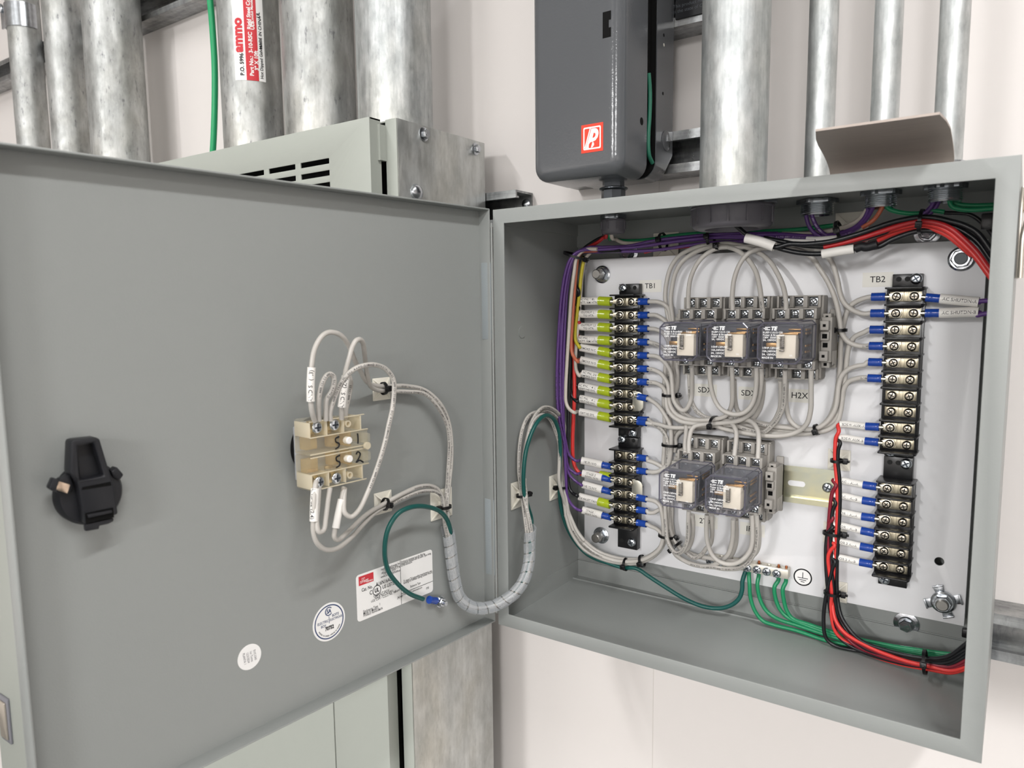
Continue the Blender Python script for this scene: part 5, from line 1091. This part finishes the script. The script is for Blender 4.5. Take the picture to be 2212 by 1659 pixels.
# ------------------------------------------------------------------ conduit ends inside the enclosure top
def locknut(x, y, r, z, lugs=6, parent=None):
    b = MB(); pts = []
    for k in range(lugs * 6):
        a = 2 * pi * k / (lugs * 6); q = k % 6; pts.append(((r * 1.32 if q in (1, 2) else r * 1.12) * cos(a), (r * 1.32 if q in (1, 2) else r * 1.12) * sin(a)))
    b.prism([(x + p[0], y + p[1]) for p in pts], (0, 0, z), (1, 0, 0), (0, 1, 0), (0, 0, -1), .0038, bev=.0005); return b.build('locknut', mat('locknut_zinc', 'a4a9ae', .28, .95, vary=.3, vscale=90), parent)
def connector(x, y, r, lab, bush=None):
    t = thing('conduit_connector', (x, y, H - TS - .02), lab, 'conduit fitting', 'conduit ends inside the enclosure top'); z = H - TS - .0003
    locknut(x, y, r, z, 6, t); b = MB()
    prof = [(0, r)]; zz_ = 0
    for k in range(8): prof += [(zz_ + .0005, r), (zz_ + .0009, r * 1.04), (zz_ + .0013, r)]; zz_ += .0014
    prof += [(.0125, r), (.0125, r * .8), (0, r * .8)]
    b.lathe((x, y, z - .001), (0, 0, -1), prof, 40, cap0=False, cap1=False); b.build('threaded_end', mat('thread_zinc', 'd0d5da', .22, 1), t)
    if bush:
        h, br = bush; b = MB(); b.lathe((x, y, z - .0045), (0, 0, -1), [(0, br), (.0018, br * 1.03), (.0025, br), (h - .003, br * .97), (h - .001, br * .92), (h, br * .84), (h, br * .66), (h - .004, br * .62), (.001, br * .62)], 44, cap0=False, cap1=False)
        for k in range(14 if br > .02 else 8):
            a = 2 * pi * k / (14 if br > .02 else 8); u = V((cos(a), sin(a), 0)); c = V((x, y, 0)) + u * br * .985; s_ = V((-sin(a), cos(a), 0)) * .0008
            b.prism([(-.0008, z - .0065), (.0008, z - .0065), (.0008, z - .0045 - h + .004), (-.0008, z - .0045 - h + .004)], (c[0], c[1], 0), (-sin(a), cos(a), 0), (0, 0, 1), u, .0011)
        b.build('plastic_bushing', mat('grey_bushing_plastic', '646268', .42), t)
for (P, r), c, lb in zip(sm, ((.2612, .1172), (.3148, .0968), (.3561, .092)), ('left', 'middle', 'right')):
    connector(P[0], P[1], r * 1.12, 'threaded zinc connector of the %s slim conduit inside the enclosure top' % lb)
connector(fx, fy_, .0098, 'small connector with grey plastic bushing inside the enclosure top at left', (.0135, .0122))
connector(PG[0], PG[1], RG * 1.0, 'large connector with ribbed grey plastic bushing inside the enclosure top', (.0195, .0345))
# ------------------------------------------------------------------ cable ties and tie mounts
def tie(P, axis, ra, rb, head=180, lab='', face=(0, -1, 0), tail=0.004, grp='black cable ties', w=.0026):
    """strap round an oval bundle: ra across (seen), rb deep; head angle from the seen side direction"""
    P, T = V(P), V(axis).normalized(); n = (V(face) - T * V(face).dot(T)).normalized(); s = n.cross(T)
    b = MB(); N = 26; vs = []; fs = []
    for k in range(N):
        a = 2 * pi * k / N; u = s * cos(a) * ra + n * sin(a) * rb; o = (s * cos(a) / max(ra, 1e-4) + n * sin(a) / max(rb, 1e-4)).normalized()
        for (q, e) in ((-.5, 0), (.5, 0), (.5, 1), (-.5, 1)): vs.append(P + u + T * q * w + o * e * .0009)
    for k in range(N):
        for j in range(4): fs.append((k * 4 + j, k * 4 + (j + 1) % 4, ((k + 1) % N) * 4 + (j + 1) % 4, ((k + 1) % N) * 4 + j))
    b._add(vs, fs); t = thing('cable_tie', P, lab, 'cable tie', grp); b.build('tie_strap', TIE, t)
    h = radians(head); hc = P + s * cos(h) * (ra + .0010) + n * sin(h) * (rb + .0010); o = (s * cos(h) + n * sin(h)).normalized(); tt = o.cross(T)
    b = MB(Matrix(((T[0], o[0], tt[0], hc[0]), (T[1], o[1], tt[1], hc[1]), (T[2], o[2], tt[2], hc[2]), (0, 0, 0, 1))))
    b.box(-.0024, .0024, -.0010, .0030, -.0024, .0024, .0005); b.box(-.0010, .0010, .0030, .0030 + tail * .4, -.0007, .0007, .0001); hd = b.build('tie_head', TIE, t); return t
Z_, X__ = (0, 0, 1), (1, 0, 0)
def tp(px_, py_, Y): return at(px_, py_, Y)
TT = [((1447, 853, .126), Z_, .0068, .0095, 180, 'black cable tie round the vertical grey bundle beside the SDX print'),
      ((1448, 961, .128), Z_, .0082, .0075, 180, 'black cable tie round the vertical grey bundle between the upper and lower relays'),
      ((1440, 1157, .127), (.08, 0, 1), .0078, .0080, 180, 'black cable tie round the vertical grey bundle below the lower left relay'),
      ((1459, 1180, .124), (1, 0, -1), .0066, .0085, 190, 'slanted black cable tie at the bottom bend of the grey bundle'),
      ((1543, 913, .121), X__, .0058, .0125, 105, 'black cable tie round the horizontal grey bundle, middle'),
      ((1764, 928, .127), (1, 0, .35), .0042, .0065, 100, 'black cable tie round the horizontal grey bundle, right end'),
      ((1816, 713, .123), Z_, .0046, .0060, 30, 'black cable tie round the grey wires right of the upper relays'),
      ((1432, 523, .133), (1, 0, .1), .0085, .010, 80, 'black cable tie round the purple bundle, left one'),
      ((1535, 516, .131), (1, 0, .1), .0080, .010, 80, 'black cable tie round the purple bundle above the grey arch'),
      ((1551, 533, .121), (1, 0, .1), .0030, .0050, 80, 'small black cable tie at the crest of the grey arch'),
      ((1245, 553, .110), (.35, 0, 1), .0135, .013, 160, 'shadowed black cable tie at the upper left bend of the coloured bundle'),
      ((1352, 1219, .124), X__, .0062, .0062, 95, 'black cable tie on the sweep of wires below the left strip, left one'),
      ((1387, 1212, .124), (1, 0, .3), .0058, .0058, 100, 'black cable tie on the sweep of wires below the left strip, right one'),
      ((1808, 995, .122), Z_, .0048, .0060, 180, 'black cable tie on the white mount beside BDSW AUX-B'),
      ((1799, 1152, .124), Z_, .0078, .0070, 180, 'black cable tie on the mount beside DOOR 1 AL-B'),
      ((1799, 1281, .124), Z_, .0070, .0068, 180, 'black cable tie on the mount at the lower edge of the white panel'),
      ((1998, 1430, .106), (1, 0, .1), .0092, .010, 80, 'black cable tie round the red, black and green bundle at the bottom right'),
      ((1990, 478, .092), (1, 0, -.1), .0085, .012, 110, 'black cable tie round the red and black bundle at the top right'),
      ((1814, 500, .115), (1, 0, .3), .0085, .012, 90, 'shadowed black cable tie below the left and middle threaded connectors')]
for (p, ax, ra, rb, hd, lb) in TT: tie(tp(*p), ax, ra, rb, hd, lb)
tie(atx(1129, 1070, .0105), (0, -.05, 1), .0062, .0050, 180, 'black cable tie on the first white mount inside the left wall of the enclosure', (.9, -.4, 0))
tie(atx(1214, 1052, .0115), (0, 0, 1), .0064, .0050, 0, 'black cable tie on the second white mount inside the left wall of the enclosure', (.9, -.4, 0))
tie(doorw(829, 839, .0080), (0, -1, -.05), .0046, .0034, 90, 'black cable tie on the upper white mount on the door', DN)
tie(doorw(832, 1089, .0095), (0, -1, .3), .0046, .0034, 90, 'black cable tie on the lower white mount on the door', DN)
tie(doorw(962, 1095, .0080), (0, 0, 1), .0058, .0040, 0, 'black cable tie on the white mount near the hinge', DN)
ct1 = thing('cable_tie', at(2090, 1367, .13), 'black nylon tie head peeking out at the right rim below the white panel', 'cable tie', 'black cable ties'); b = MB(); q = at(2090, 1367, .13); b.box(q[0] - .004, q[0] + .006, q[1] - .003, q[1] + .003, q[2] - .004, q[2] + .0035, .001); b.build('tie_head', TIE, ct1)
ct1 = thing('cable_tie', at(2140, 478, .10), 'black nylon tie head peeking out at the right rim under the green wires', 'cable tie', 'black cable ties'); b = MB(); q = at(2140, 478, .10); b.box(q[0] - .006, q[0] + .006, q[1] - .003, q[1] + .003, q[2] - .006, q[2] + .006, .001); b.build('tie_head', TIE, ct1)
def mount(P, nrm, up, s, lab):
    """square self adhesive tie mount: plate, raised bridge with four ribs"""
    P, N_, U_ = V(P), V(nrm).normalized(), V(up).normalized(); S_ = N_.cross(U_)
    b = MB(Matrix(((S_[0], N_[0], U_[0], P[0]), (S_[1], N_[1], U_[1], P[1]), (S_[2], N_[2], U_[2], P[2]), (0, 0, 0, 1)))); h = s / 2
    b.box(-h, h, .0002, .0014, -h, h, .0004)
    b.box(-h * .34, h * .34, .0012, .0052, -h * .34, h * .34, .0008)
    for a in (1, -1):
        for c in (1, -1):
            d = V((a, 0, c)).normalized(); e = V((-c, 0, a)).normalized() * .0006
            p0, p1 = V((a * h * .30, 0, c * h * .30)), V((a * h * .92, 0, c * h * .92))
            vs = [p0 + e + V((0, .001, 0)), p0 - e + V((0, .001, 0)), p1 - e + V((0, .001, 0)), p1 + e + V((0, .001, 0)), p0 + e + V((0, .0050, 0)), p0 - e + V((0, .0050, 0)), p1 - e + V((0, .0016, 0)), p1 + e + V((0, .0016, 0))]
            b._add(vs, [(0, 1, 2, 3), (4, 5, 6, 7), (0, 1, 5, 4), (1, 2, 6, 5), (2, 3, 7, 6), (3, 0, 4, 7)])
    b.cyl((h * .62, .0014, 0), (h * .62, .0017, 0), h * .14, seg=16); b.cyl((-h * .62, .0014, 0), (-h * .62, .0017, 0), h * .14, seg=16)
    t = thing('tie_mount', P, lab, 'cable tie mount', 'white adhesive tie mounts'); b.build('mount_base', TIEW, t)
mount(doorw(823, 840, 0), DN, (0, 0, 1), .019, 'white adhesive mount on the door right of the tall wire loops')
mount(doorw(826, 1085, 0), DN, (0, 0, 1), .019, 'white adhesive mount on the door below right of the switch')
mount(doorw(952, 1088, 0), DN, (0, 0, 1), .0275, 'largest white adhesive mount on the door near the hinge')
mount(atx(1119, 1067, TS), (1, 0, 0), (0, 0, 1), .0275, 'white adhesive mount inside the left wall, front one near the rim')
mount(atx(1200, 1050, TS), (1, 0, 0), (0, 0, 1), .0275, 'white adhesive mount inside the left wall, rear one')
mount(at(1813, 993, PY0), (0, -1, 0), (0, 0, 1), .0190, 'white adhesive mount on the panel right of the lower rail')
mount(at(1804, 1152, PY0), (0, -1, 0), (0, 0, 1), .0200, 'white adhesive mount on the panel behind the DOOR 1 wires')
mount(at(1806, 1276, PY0), (0, -1, 0), (0, 0, 1), .0195, 'white adhesive mount at the lower edge of the panel')
mount(at(1439, 532, D - TS - .003), (0, -1, 0), (0, 0, 1), .0275, 'shadowed white mount behind the purple bundle above the panel')
mount(at(1840, 492, D - TS - .003), (0, -1, 0), (0, 0, 1), .0275, 'shadowed white mount behind the wires at the top right')
# ------------------------------------------------------------------ door latch seen from inside
def dpoly(pts, w): return [(lambda q: (q[0], q[2]))(door(x, y, w)) for x, y in pts]
DU, DW_, DZ_ = DM.to_3x3() @ V((1, 0, 0)), DM.to_3x3() @ V((0, 1, 0)), V((0, 0, 1))
def dprism(b, pts, w0, w1, bev=.0005, holes=(), wt=None):
    P = dpoly(pts, w1 if wt is None else wt); b.prism(P, DM @ V((0, w0, 0)), DU, DZ_, DW_, w1 - w0, [dpoly(h, w1 if wt is None else wt) for h in holes], bev=bev); return b
LK = 1659 / 280.
Lp = lambda *a: [(60 + x / LK, 900 + y / LK) for x, y in a]
BLK2 = mat('latch_black_plastic', '1d1e22', .42, 0, .45)
b = MB(); c_ = door(193, 1066, .005); 
b.lathe(DM @ V((c_[0], .0002, c_[2])), DN, [(0, .0188), (.006, .0188), (.0085, .0172), (.0090, .0130)], 44)
b.build('latch_base', BLK2, dr)
b = MB()
dprism(b, Lp((560, 330), (590, 300), (880, 268), (925, 285), (1060, 740), (1110, 880), (1160, 1250), (740, 1380), (640, 850), (545, 720)), .0060, .0170, .0012, [Lp((640, 370), (850, 335), (985, 760), (670, 820))])
dprism(b, Lp((640, 370), (850, 335), (985, 760), (670, 820)), .0060, .0095, 0)
b.build('latch_lever', BLK2, dr)
b = MB(); dprism(b, Lp((690, 940), (700, 905), (1060, 835), (1070, 880)), .0171, .0174, 0); dprism(b, Lp((735, 1240), (1095, 1165), (1105, 1290), (745, 1370)), .0171, .0174, 0)
b.build('latch_slots', DARK, dr)
b = MB(); dprism(b, Lp((765, 1255), (1080, 1195), (1085, 1230), (780, 1300)), .0172, .0186, .0004); dprism(b, Lp((735, 1380), (1105, 1300), (1100, 1340), (1035, 1375), (920, 1400), (915, 1440), (745, 1470)), .0130, .0165, .0006)
b.build('latch_tongue', BLK2, dr)
b = MB(); dprism(b, Lp((1050, 670), (1090, 700), (1140, 640), (1235, 745), (1180, 820), (1100, 780)), .0040, .0110, .001); b.build('latch_cam', BLK2, dr); b = MB(); dprism(b, Lp((270, 920), (330, 785), (420, 815), (360, 975)), .0090, .0150, .001); dprism(b, Lp((400, 800), (545, 735), (585, 880), (540, 1000), (380, 980)), .0070, .0125, .001)
b.build('latch_cam', BLK2, dr)
b = MB(); dprism(b, Lp((398, 825), (552, 870), (508, 990), (362, 935)), .0126, .0152, .0006); b.build('latch_clip', mat('nickel_clip', 'd9c3ae', .25, 1), dr)
# ------------------------------------------------------------------ clear contact blocks behind the selector switch
CLB = clear('clear_contact_plastic', 'fdfbf4', .05, .90, 1.35, 'f0ece0'); CLE = clear('clear_edge_plastic', 'f2ead4', .08, .5, 1.45, 'f2ead6')
sw = thing('selector_switch', DM @ V((.197, 0, .21)), 'clear contact blocks of a selector switch on the door, marked S1 and S2 by hand', 'switch')
cq = door(632, 972, .003); cq[0] -= .0105; b = MB(); b.lathe(DM @ V((cq[0] - .012, .0003, cq[2])), DN, [(0, .0215), (.0015, .0225), (.0055, .0225), (.0065, .0215)], 48)
for k in range(3): b.lathe(DM @ V((cq[0] - .012, .001 + k * .0018, cq[2])), DN, [(0, .0231), (.0008, .0231)], 48)
b.build('mounting_ring', BLACK, sw)
U0, U1 = door(668, 975, .033)[0], door(795, 975, .033)[0]; ZT0, ZT1 = door(700, 1057, .033)[2], door(700, 905, .033)[2]; ZM = (ZT0 + ZT1) / 2; UM = U0 + (U1 - U0) * .58
b = MB(DM); b.box(door(675, 975, .010)[0] - .01, door(646, 975, .010)[0], .0075, .0130, ZT0 + .004, ZT1 - .004, .0008); b.box(U1 + .002, U0 - .001, .012, .0145, ZT0 + .006, ZT1 - .006, .0006)
b.build('collar_plate', clear('frosted_plastic', 'd9dbe0', .3, .35, 1.4, 'c9cbd0'), sw)
for s_, nm in ((1, '1'), (-1, '2')):
    za, zb = (ZM + .0006, ZT1) if s_ > 0 else (ZT0, ZM - .0006); zc_ = ZM + s_ * .0006; zo = ZT1 if s_ > 0 else ZT0; zmid = ZM + s_ * abs(zo - ZM) * .52
    lo, hi = min(zmid, zo), max(zmid, zo); l2, h2 = min(zc_, zmid), max(zc_, zmid)
    b = MB(DM)
    b.box(UM + .0004, U0 - .001, .014, .031, lo, hi, .001); b.box(U1 + .006, UM, .014, .033, lo + .002 * (s_ < 0), hi - .002 * (s_ > 0), .0016)
    b.box(U1, U0, .0145, .0335, l2, h2, .0008); b.box(U1 + .0003, U1 + .0075, .016, .037, l2 + .003, h2 - .003, .001)
    blk = b.build('contact_block', CLB, sw)
    b = MB(DM)
    for u in (U0 - .0008, UM + .0002, (U0 + UM) / 2, U1 + .0066): b.box(u - .0004, u + .0004, .0148, .0338, min(zmid, zo - s_ * .0015), max(zmid, zo - s_ * .0015), .0002)
    for z in (zc_ + s_ * .0006, zmid, zo - s_ * .0008): b.box(U1 + .003 * (z == zo - s_ * .0008), U0 - .0006, .0328, .0340, z - .0004, z + .0004, .0002)
    b.build('moulded_ribs', CLE, blk)
    b = MB(DM)
    for u in (U0 - (U0 - UM) * .27, U0 - (U0 - UM) * .77): b.box(u - .0038, u + .0038, .0235, .0250, zo - s_ * .0058 - .0045, zo - s_ * .0058 + .0045, .0004); b.box(u - .0035, u + .0035, .0215, .0228, zmid - .0008, zmid + .0018, .0002)
    b.build('brass_contact', mat('bright_contact', 'd8c59a', .25, 1), blk)
    b = MB(DM); b.box(U0 - .012, U0 - .002, .018, .026, min(zc_ + s_ * .003, zmid), max(zc_ + s_ * .003, zmid), .0005); b.box(UM - .009, UM - .0065, .018, .030, l2 + .001, h2 - .001, .0004); b.box(UM + .001, UM + .007, .018, .026, l2 + .002, h2 - .002, .0004); b.build('amber_carrier', clear('amber_plastic', 'faeccb', .1, .8, 1.3, 'f0e2bc'), blk)
    for u in (U0 - (U0 - UM) * .27, U0 - (U0 - UM) * .77):
        o = inst(SCR_Z, 'terminal_screw', None, (0, 0, 0)); c0 = DM @ V((u, .0312, zo - s_ * .0058)); o.parent = blk
        o.location = c0 - wpos(blk); o.rotation_euler = (0, 0, atan2(DN[1], DN[0]) + pi / 2); o.scale = (.95, .6, .95)
    b = MB(DM); b.lathe((UM - .004, .030, (l2 + h2) / 2), (0, 1, 0), [(0, .0028), (.0042, .0028), (.0048, .0022)], 20); b.build('white_plunger', mat('white_plunger', 'f2efec', .35), blk)
    b = MB(DM); b.lathe((UM - .004, .0335, zmid + s_ * .0062), (0, 1, 0), [(-.004, .0026), (.0002, .0026), (.0002, .0016), (-.003, .0016)], 18); b.lathe((U1 + .0035, .0372, ZM + s_ * .0012), (0, 1, 0), [(-.002, .0028), (.0004, .0028), (.0004, .0018)], 18) if s_ > 0 else None; b.build('guide_post', CLE, blk)
    b = MB(DM); zt_ = (l2 + h2) / 2
    def stroke(pts, r=.0006): b.tube(spline([V(p) for p in pts], 5), r, 6)
    hh = (h2 - l2) * .34; us, un = U0 - (U0 - U1) * .44, U0 - (U0 - U1) * .80; wq = .0345
    stroke([(us - .0020, wq, zt_ + hh), (us + .0012, wq, zt_ + hh * .75), (us + .0010, wq, zt_ + hh * .2), (us - .0018, wq, zt_ - hh * .2), (us - .0014, wq, zt_ - hh * .7), (us + .0016, wq, zt_ - hh)])
    if s_ > 0: stroke([(un, wq, zt_ + hh), (un - .0003, wq, zt_), (un, wq, zt_ - hh * .8)])
    else: stroke([(un + .0020, wq, zt_ + hh * .6), (un + .0004, wq, zt_ + hh), (un - .0018, wq, zt_ + hh * .6), (un - .0006, wq, zt_ - hh * .1), (un + .0022, wq, zt_ - hh * .8), (un - .0010, wq, zt_ - hh * .55), (un - .0045, wq, zt_ - hh * 1.05)])
    b.build('handwriting', INK, blk)
# ------------------------------------------------------------------ stickers on the door
def dtext(b, s, u, z, size, w=.00045, rot=0, align='LEFT', bold=.00003, sx=.8, italic=0):
    U_ = -DU; c, s_ = cos(rot), sin(rot); flat_text(b, s, DM @ V((u, w, z)), U_ * c + DZ_ * s_, DZ_ * c - U_ * s_, size, bold, align, italic, sx); return b
q4 = [door(x, y, .0002) for x, y in ((764, 1260), (930, 1174), (938, 1262), (778, 1358))]
u0, u1 = (q4[0][0] + q4[3][0]) / 2, (q4[1][0] + q4[2][0]) / 2; z1, z0 = (q4[0][2] + q4[1][2]) / 2, (q4[2][2] + q4[3][2]) / 2
ns = thing('rating_label', DM @ V(((u0 + u1) / 2, 0, z0)), 'white rectangular rating label with red corner block on the door', 'label')
b = MB(DM); b.prism(roundrect(u0 - u1, z1 - z0, .003, 5, (u0 + u1) / 2, (z0 + z1) / 2), (0, .0001, 0), (1, 0, 0), (0, 0, 1), (0, 1, 0), .0002); b.build('label_paper', WHITE_STK, ns)
LWd, LHt = u0 - u1, z1 - z0; A_ = lambda fx_, fz_: (u0 - fx_ * LWd, z1 - fz_ * LHt)
b = MB(DM); x_, z_ = A_(.03, .045); x2, z2 = A_(.21, .24); b.box(x2, x_, .0003, .0004, z2, z_); b.build('red_block', mat('label_red', 'c8323c', .4), ns)
b = MB(); dtext(b, 'nVent', *A_(.045, .165), .0046, align='LEFT'); dtext(b, 'HOFFMAN', *A_(.12, .205), .0019)
b2 = MB(DM)
for k in (-1, 0, 1): b2.box(A_(.085 + k * .014, 0)[0] - .0002, A_(.085 + k * .014, 0)[0] + .0002, .0004, .0005, A_(0, .115)[1], A_(0, .09)[1])
me_ = b2.build('label_rays', WHITE_STK, ns); b.build('red_block_text', WHITE_STK, ns)
b = MB()
for s, fx_, fz_, sz in (('Hoffman Enclosures Inc.', .305, .06, .0028), ('2100 Hoffman Way', .325, .10, .0028), ('Anoka, MN 55303-1745', .31, .14, .0028), ('(763) 422-2211', .335, .18, .0028), ('www.nvent.com/hoffman', .30, .22, .0028),
        ('Cat. No.', .06, .35, .0042), ('A16N16ALP', .235, .345, .0048), ('C', .155, .475, .0052), ('US LISTED', .315, .455, .0046), ('CUTOUT BOX', .20, .575, .0034), ('ISSUE NO. R-6901', .215, .62, .0034), ('cUL CSA - C22.2 No. 94', .17, .665, .0034), ('RoHS', .475, .655, .0032), ('24340', .50, .82, .0032),
        ('Enclosure Type', .07, .82, .0032), ('1', .27, .80, .0032), ('Made in Mexico', .07, .865, .0032), ('Product Revision', .07, .91, .0032), ('N/A', .26, .91, .0032),
        ('Enclosure openings must be filled by', .565, .05, .0030), ('equipment marked with the same Type rating', .565, .09, .0030), ('as the enclosure', .565, .13, .0030), ('To meet CSA grounding requirements, use', .59, .50, .0030), ('bonding kit Hoffman catalog number AGLK2', .59, .54, .0030), ('Enclosure Type', .68, .68, .0030), ('TYPE RATING www.nvent.com', .57, .80, .0028), ('IP30', .90, .87, .0030)):
    dtext(b, s, *A_(fx_, fz_), sz, bold=.00006 if sz > .004 else .00001, sx=.66 if fx_ > .55 else .8)
b.build('label_text', INK, ns)
b = MB(DM); lx = A_(.555, 0)[0]; b.box(lx - .00018, lx + .00018, .0004, .0005, z0, z1); b.box(A_(1, 0)[0], lx, .0004, .0005, A_(0, .755)[1] - .00018, A_(0, .755)[1] + .00018)
c_ = A_(.245, .47); b.prism(circ(.0046, 32, c_[0], c_[1]), (0, .0004, 0), (1, 0, 0), (0, 0, 1), (0, 1, 0), .0001, [circ(.0040, 32, c_[0], c_[1])]); b.build('label_lines', INK, ns)
b = MB(); dtext(b, 'UL', c_[0], c_[1], .0050, align='CENTER', bold=.0002); b.build('listing_letters', INK, ns)
# round certification sticker
cu = door(711, 1343, .0002); ru = (door(676, 1350, 0)[0] - door(746, 1336, 0)[0]) / 2; rz = ru
cs = thing('certification_sticker', DM @ V((cu[0], 0, cu[2] - rz)), 'round white sticker with a blue ring reading ELECTRIC BOX', 'sticker'); BLUEI = mat('navy_ink', '2b3f6b', .5)
b = MB(DM); b.prism(circ(ru, 56, cu[0], cu[2]), (0, .0001, 0), (1, 0, 0), (0, 0, 1), (0, 1, 0), .0002); b.build('sticker_paper', WHITE_STK, cs)
b = MB(DM); b.prism(circ(ru * .90, 56, cu[0], cu[2]), (0, .0003, 0), (1, 0, 0), (0, 0, 1), (0, 1, 0), .0001, [circ(ru * .84, 56, cu[0], cu[2])])
b.box(cu[0] - .0002, cu[0] + .0002, .0003, .0004, cu[2] - ru * .08, cu[2] + ru * .30)
b.prism([(cu[0] + ru * .235 * cos(a), cu[2] + ru * .56 + ru * .235 * sin(a)) for a in [radians(t) for t in range(-140, 141, 14)]] + [(cu[0] + ru * .185 * cos(a), cu[2] + ru * .56 + ru * .185 * sin(a)) for a in [radians(t) for t in range(140, -141, -14)]], (0, .0003, 0), (1, 0, 0), (0, 0, 1), (0, 1, 0), .0001)
b.build('blue_ring', BLUEI, cs)
b = MB(); dtext(b, 'SA', cu[0], cu[2] + ru * .555, ru * .30, align='CENTER', bold=.00018)
for s, dx, dz, sz in (('ELECTRIC', .38, .07, .195), ('BOX', .36, -.13, .195), ('BOITE', -.40, .26, .195), ('ELECTRIQUE', -.42, .07, .17)): dtext(b, s, cu[0] + dx * ru, cu[2] + dz * ru, ru * sz, align='CENTER')
b.build('blue_text', BLUEI, cs)
b = MB(); dtext(b, '70752', cu[0], cu[2] - ru * .33, ru * .27, align='CENTER', bold=.0002)
for i, ch in enumerate('PRINTED IN CANADA IMPRIME AU CANADA'):
    a = radians(-152 + i * 3.6); dtext(b, ch, cu[0] - ru * .73 * cos(a), cu[2] + ru * .73 * sin(a), ru * .10, rot=a + pi / 2, align='CENTER', bold=.00002)
b.build('black_number', INK, cs)
# small round inspection sticker
c3 = door(539, 1419, .0002); r3 = (door(513, 1428, 0)[0] - door(564, 1410, 0)[0]) / 2
iss = thing('inspection_sticker', DM @ V((c3[0], 0, c3[2] - r3)), 'small plain round white sticker with slanted dot matrix print, lowest on the door', 'sticker')
b = MB(DM); b.prism(circ(r3, 44, c3[0], c3[2]), (0, .0001, 0), (1, 0, 0), (0, 0, 1), (0, 1, 0), .0002); b.build('sticker_paper', WHITE_STK, iss)
b = MB()
for i, s in enumerate(('E1/C1543', '1er Turno', '12/3/2024', 'PLANTA 1')):
    a = radians(-84); o = .45 - i * .3; dtext(b, s, c3[0] - r3 * o, c3[2] + 0, r3 * .27, rot=a, align='CENTER', bold=0)
b.build('sticker_text', mat('grey_print', '6a6a70', .6), iss)
# paper label on the conduit behind
def on_conduit(P, r, z, a0, size, wdeg): pass
pl = thing('conduit_label', (PD[0], PD[1] - RD, .62), 'red and white paper label reading ammo, wrapped on a galvanized conduit', 'label')
view = atan2(CAM[1] - PD[1], CAM[0] - PD[0])
def angle_at(px_, py_):   # angle on the conduit whose image column is px_
    best = None
    for k in range(-90, 91):
        a = view + radians(k); p = V((PD[0] + RD * cos(a), PD[1] + RD * sin(a), .6)); q = RM.transposed() @ (p - CAM); x = PX + FPX * q[0] / q[1]
        if best is None or abs(x - px_) < best[0]: best = (abs(x - px_), a)
    return best[1]
def zat(py_, px_=545): return at(px_, py_, PD[1] - RD * .7)[2]
aL, aR, aW = angle_at(512, 120), angle_at(577, 120), angle_at(536, 120); aM = angle_at(562, 120)
zb1 = zat(170); zt1_ = zat(-60)
def patch(b, a0, a1, z0_, z1_, r, n=16):
    vs = []; 
    for k in range(n + 1):
        a = a0 + (a1 - a0) * k / n
        for z in (z0_, z1_): vs.append((PD[0] + r * cos(a), PD[1] + r * sin(a), z))
    b._add(vs, [(2 * k, 2 * k + 2, 2 * k + 3, 2 * k + 1) for k in range(n)]); return b
patch(MB(), aL, aR, zb1, zt1_, RD + .0003).build('label_paper', WHITE_STK, pl); patch(MB(), aW, aM, zb1, zt1_, RD + .0005).build('red_band', mat('band_red', 'c8222e', .4), pl)
def ctext(b, s, a0, z0_, size, bold=.0002, off=0):
    vs, fs = textmesh(s, size, bold, 'LEFT'); r = RD + .0007
    b._add([(PD[0] + r * cos(a0 + v[1] / -RD), PD[1] + r * sin(a0 + v[1] / -RD), z0_ + v[0]) for v in vs], fs, False)
h = lambda x: angle_at(x, 120)
b = MB(); ctext(b, 'ammo', h(521), zat(108), .0175, .0009); b.build('brand_text', mat('label_red_ink', 'c8222e', .4), pl)
b = MB(); ctext(b, 'P.O. 5996', h(527), zat(160), .0072); ctext(b, 'MADE IN CHINA', h(569), zat(98), .0058, .0001); ctext(b, 'Hot Dipped Galvanized', h(569), zat(164), .0056, .0001); ctext(b, 'UL', h(567), zat(28), .006); b.build('black_text', INK, pl)
b = MB(); ctext(b, 'Part No.:  3-10-RSC', h(548), zat(160), .0070); ctext(b, "3\" X 10ft", h(558), zat(147), .0070); ctext(b, 'Rigid Steel Conduit', h(546), zat(57), .0068); ctext(b, 'UL6', h(554), zat(57), .0066); ctext(b, 'Conduit Manufactured For', h(554), zat(40), .0044, .0001); b.build('white_text', WHITE_STK, pl)
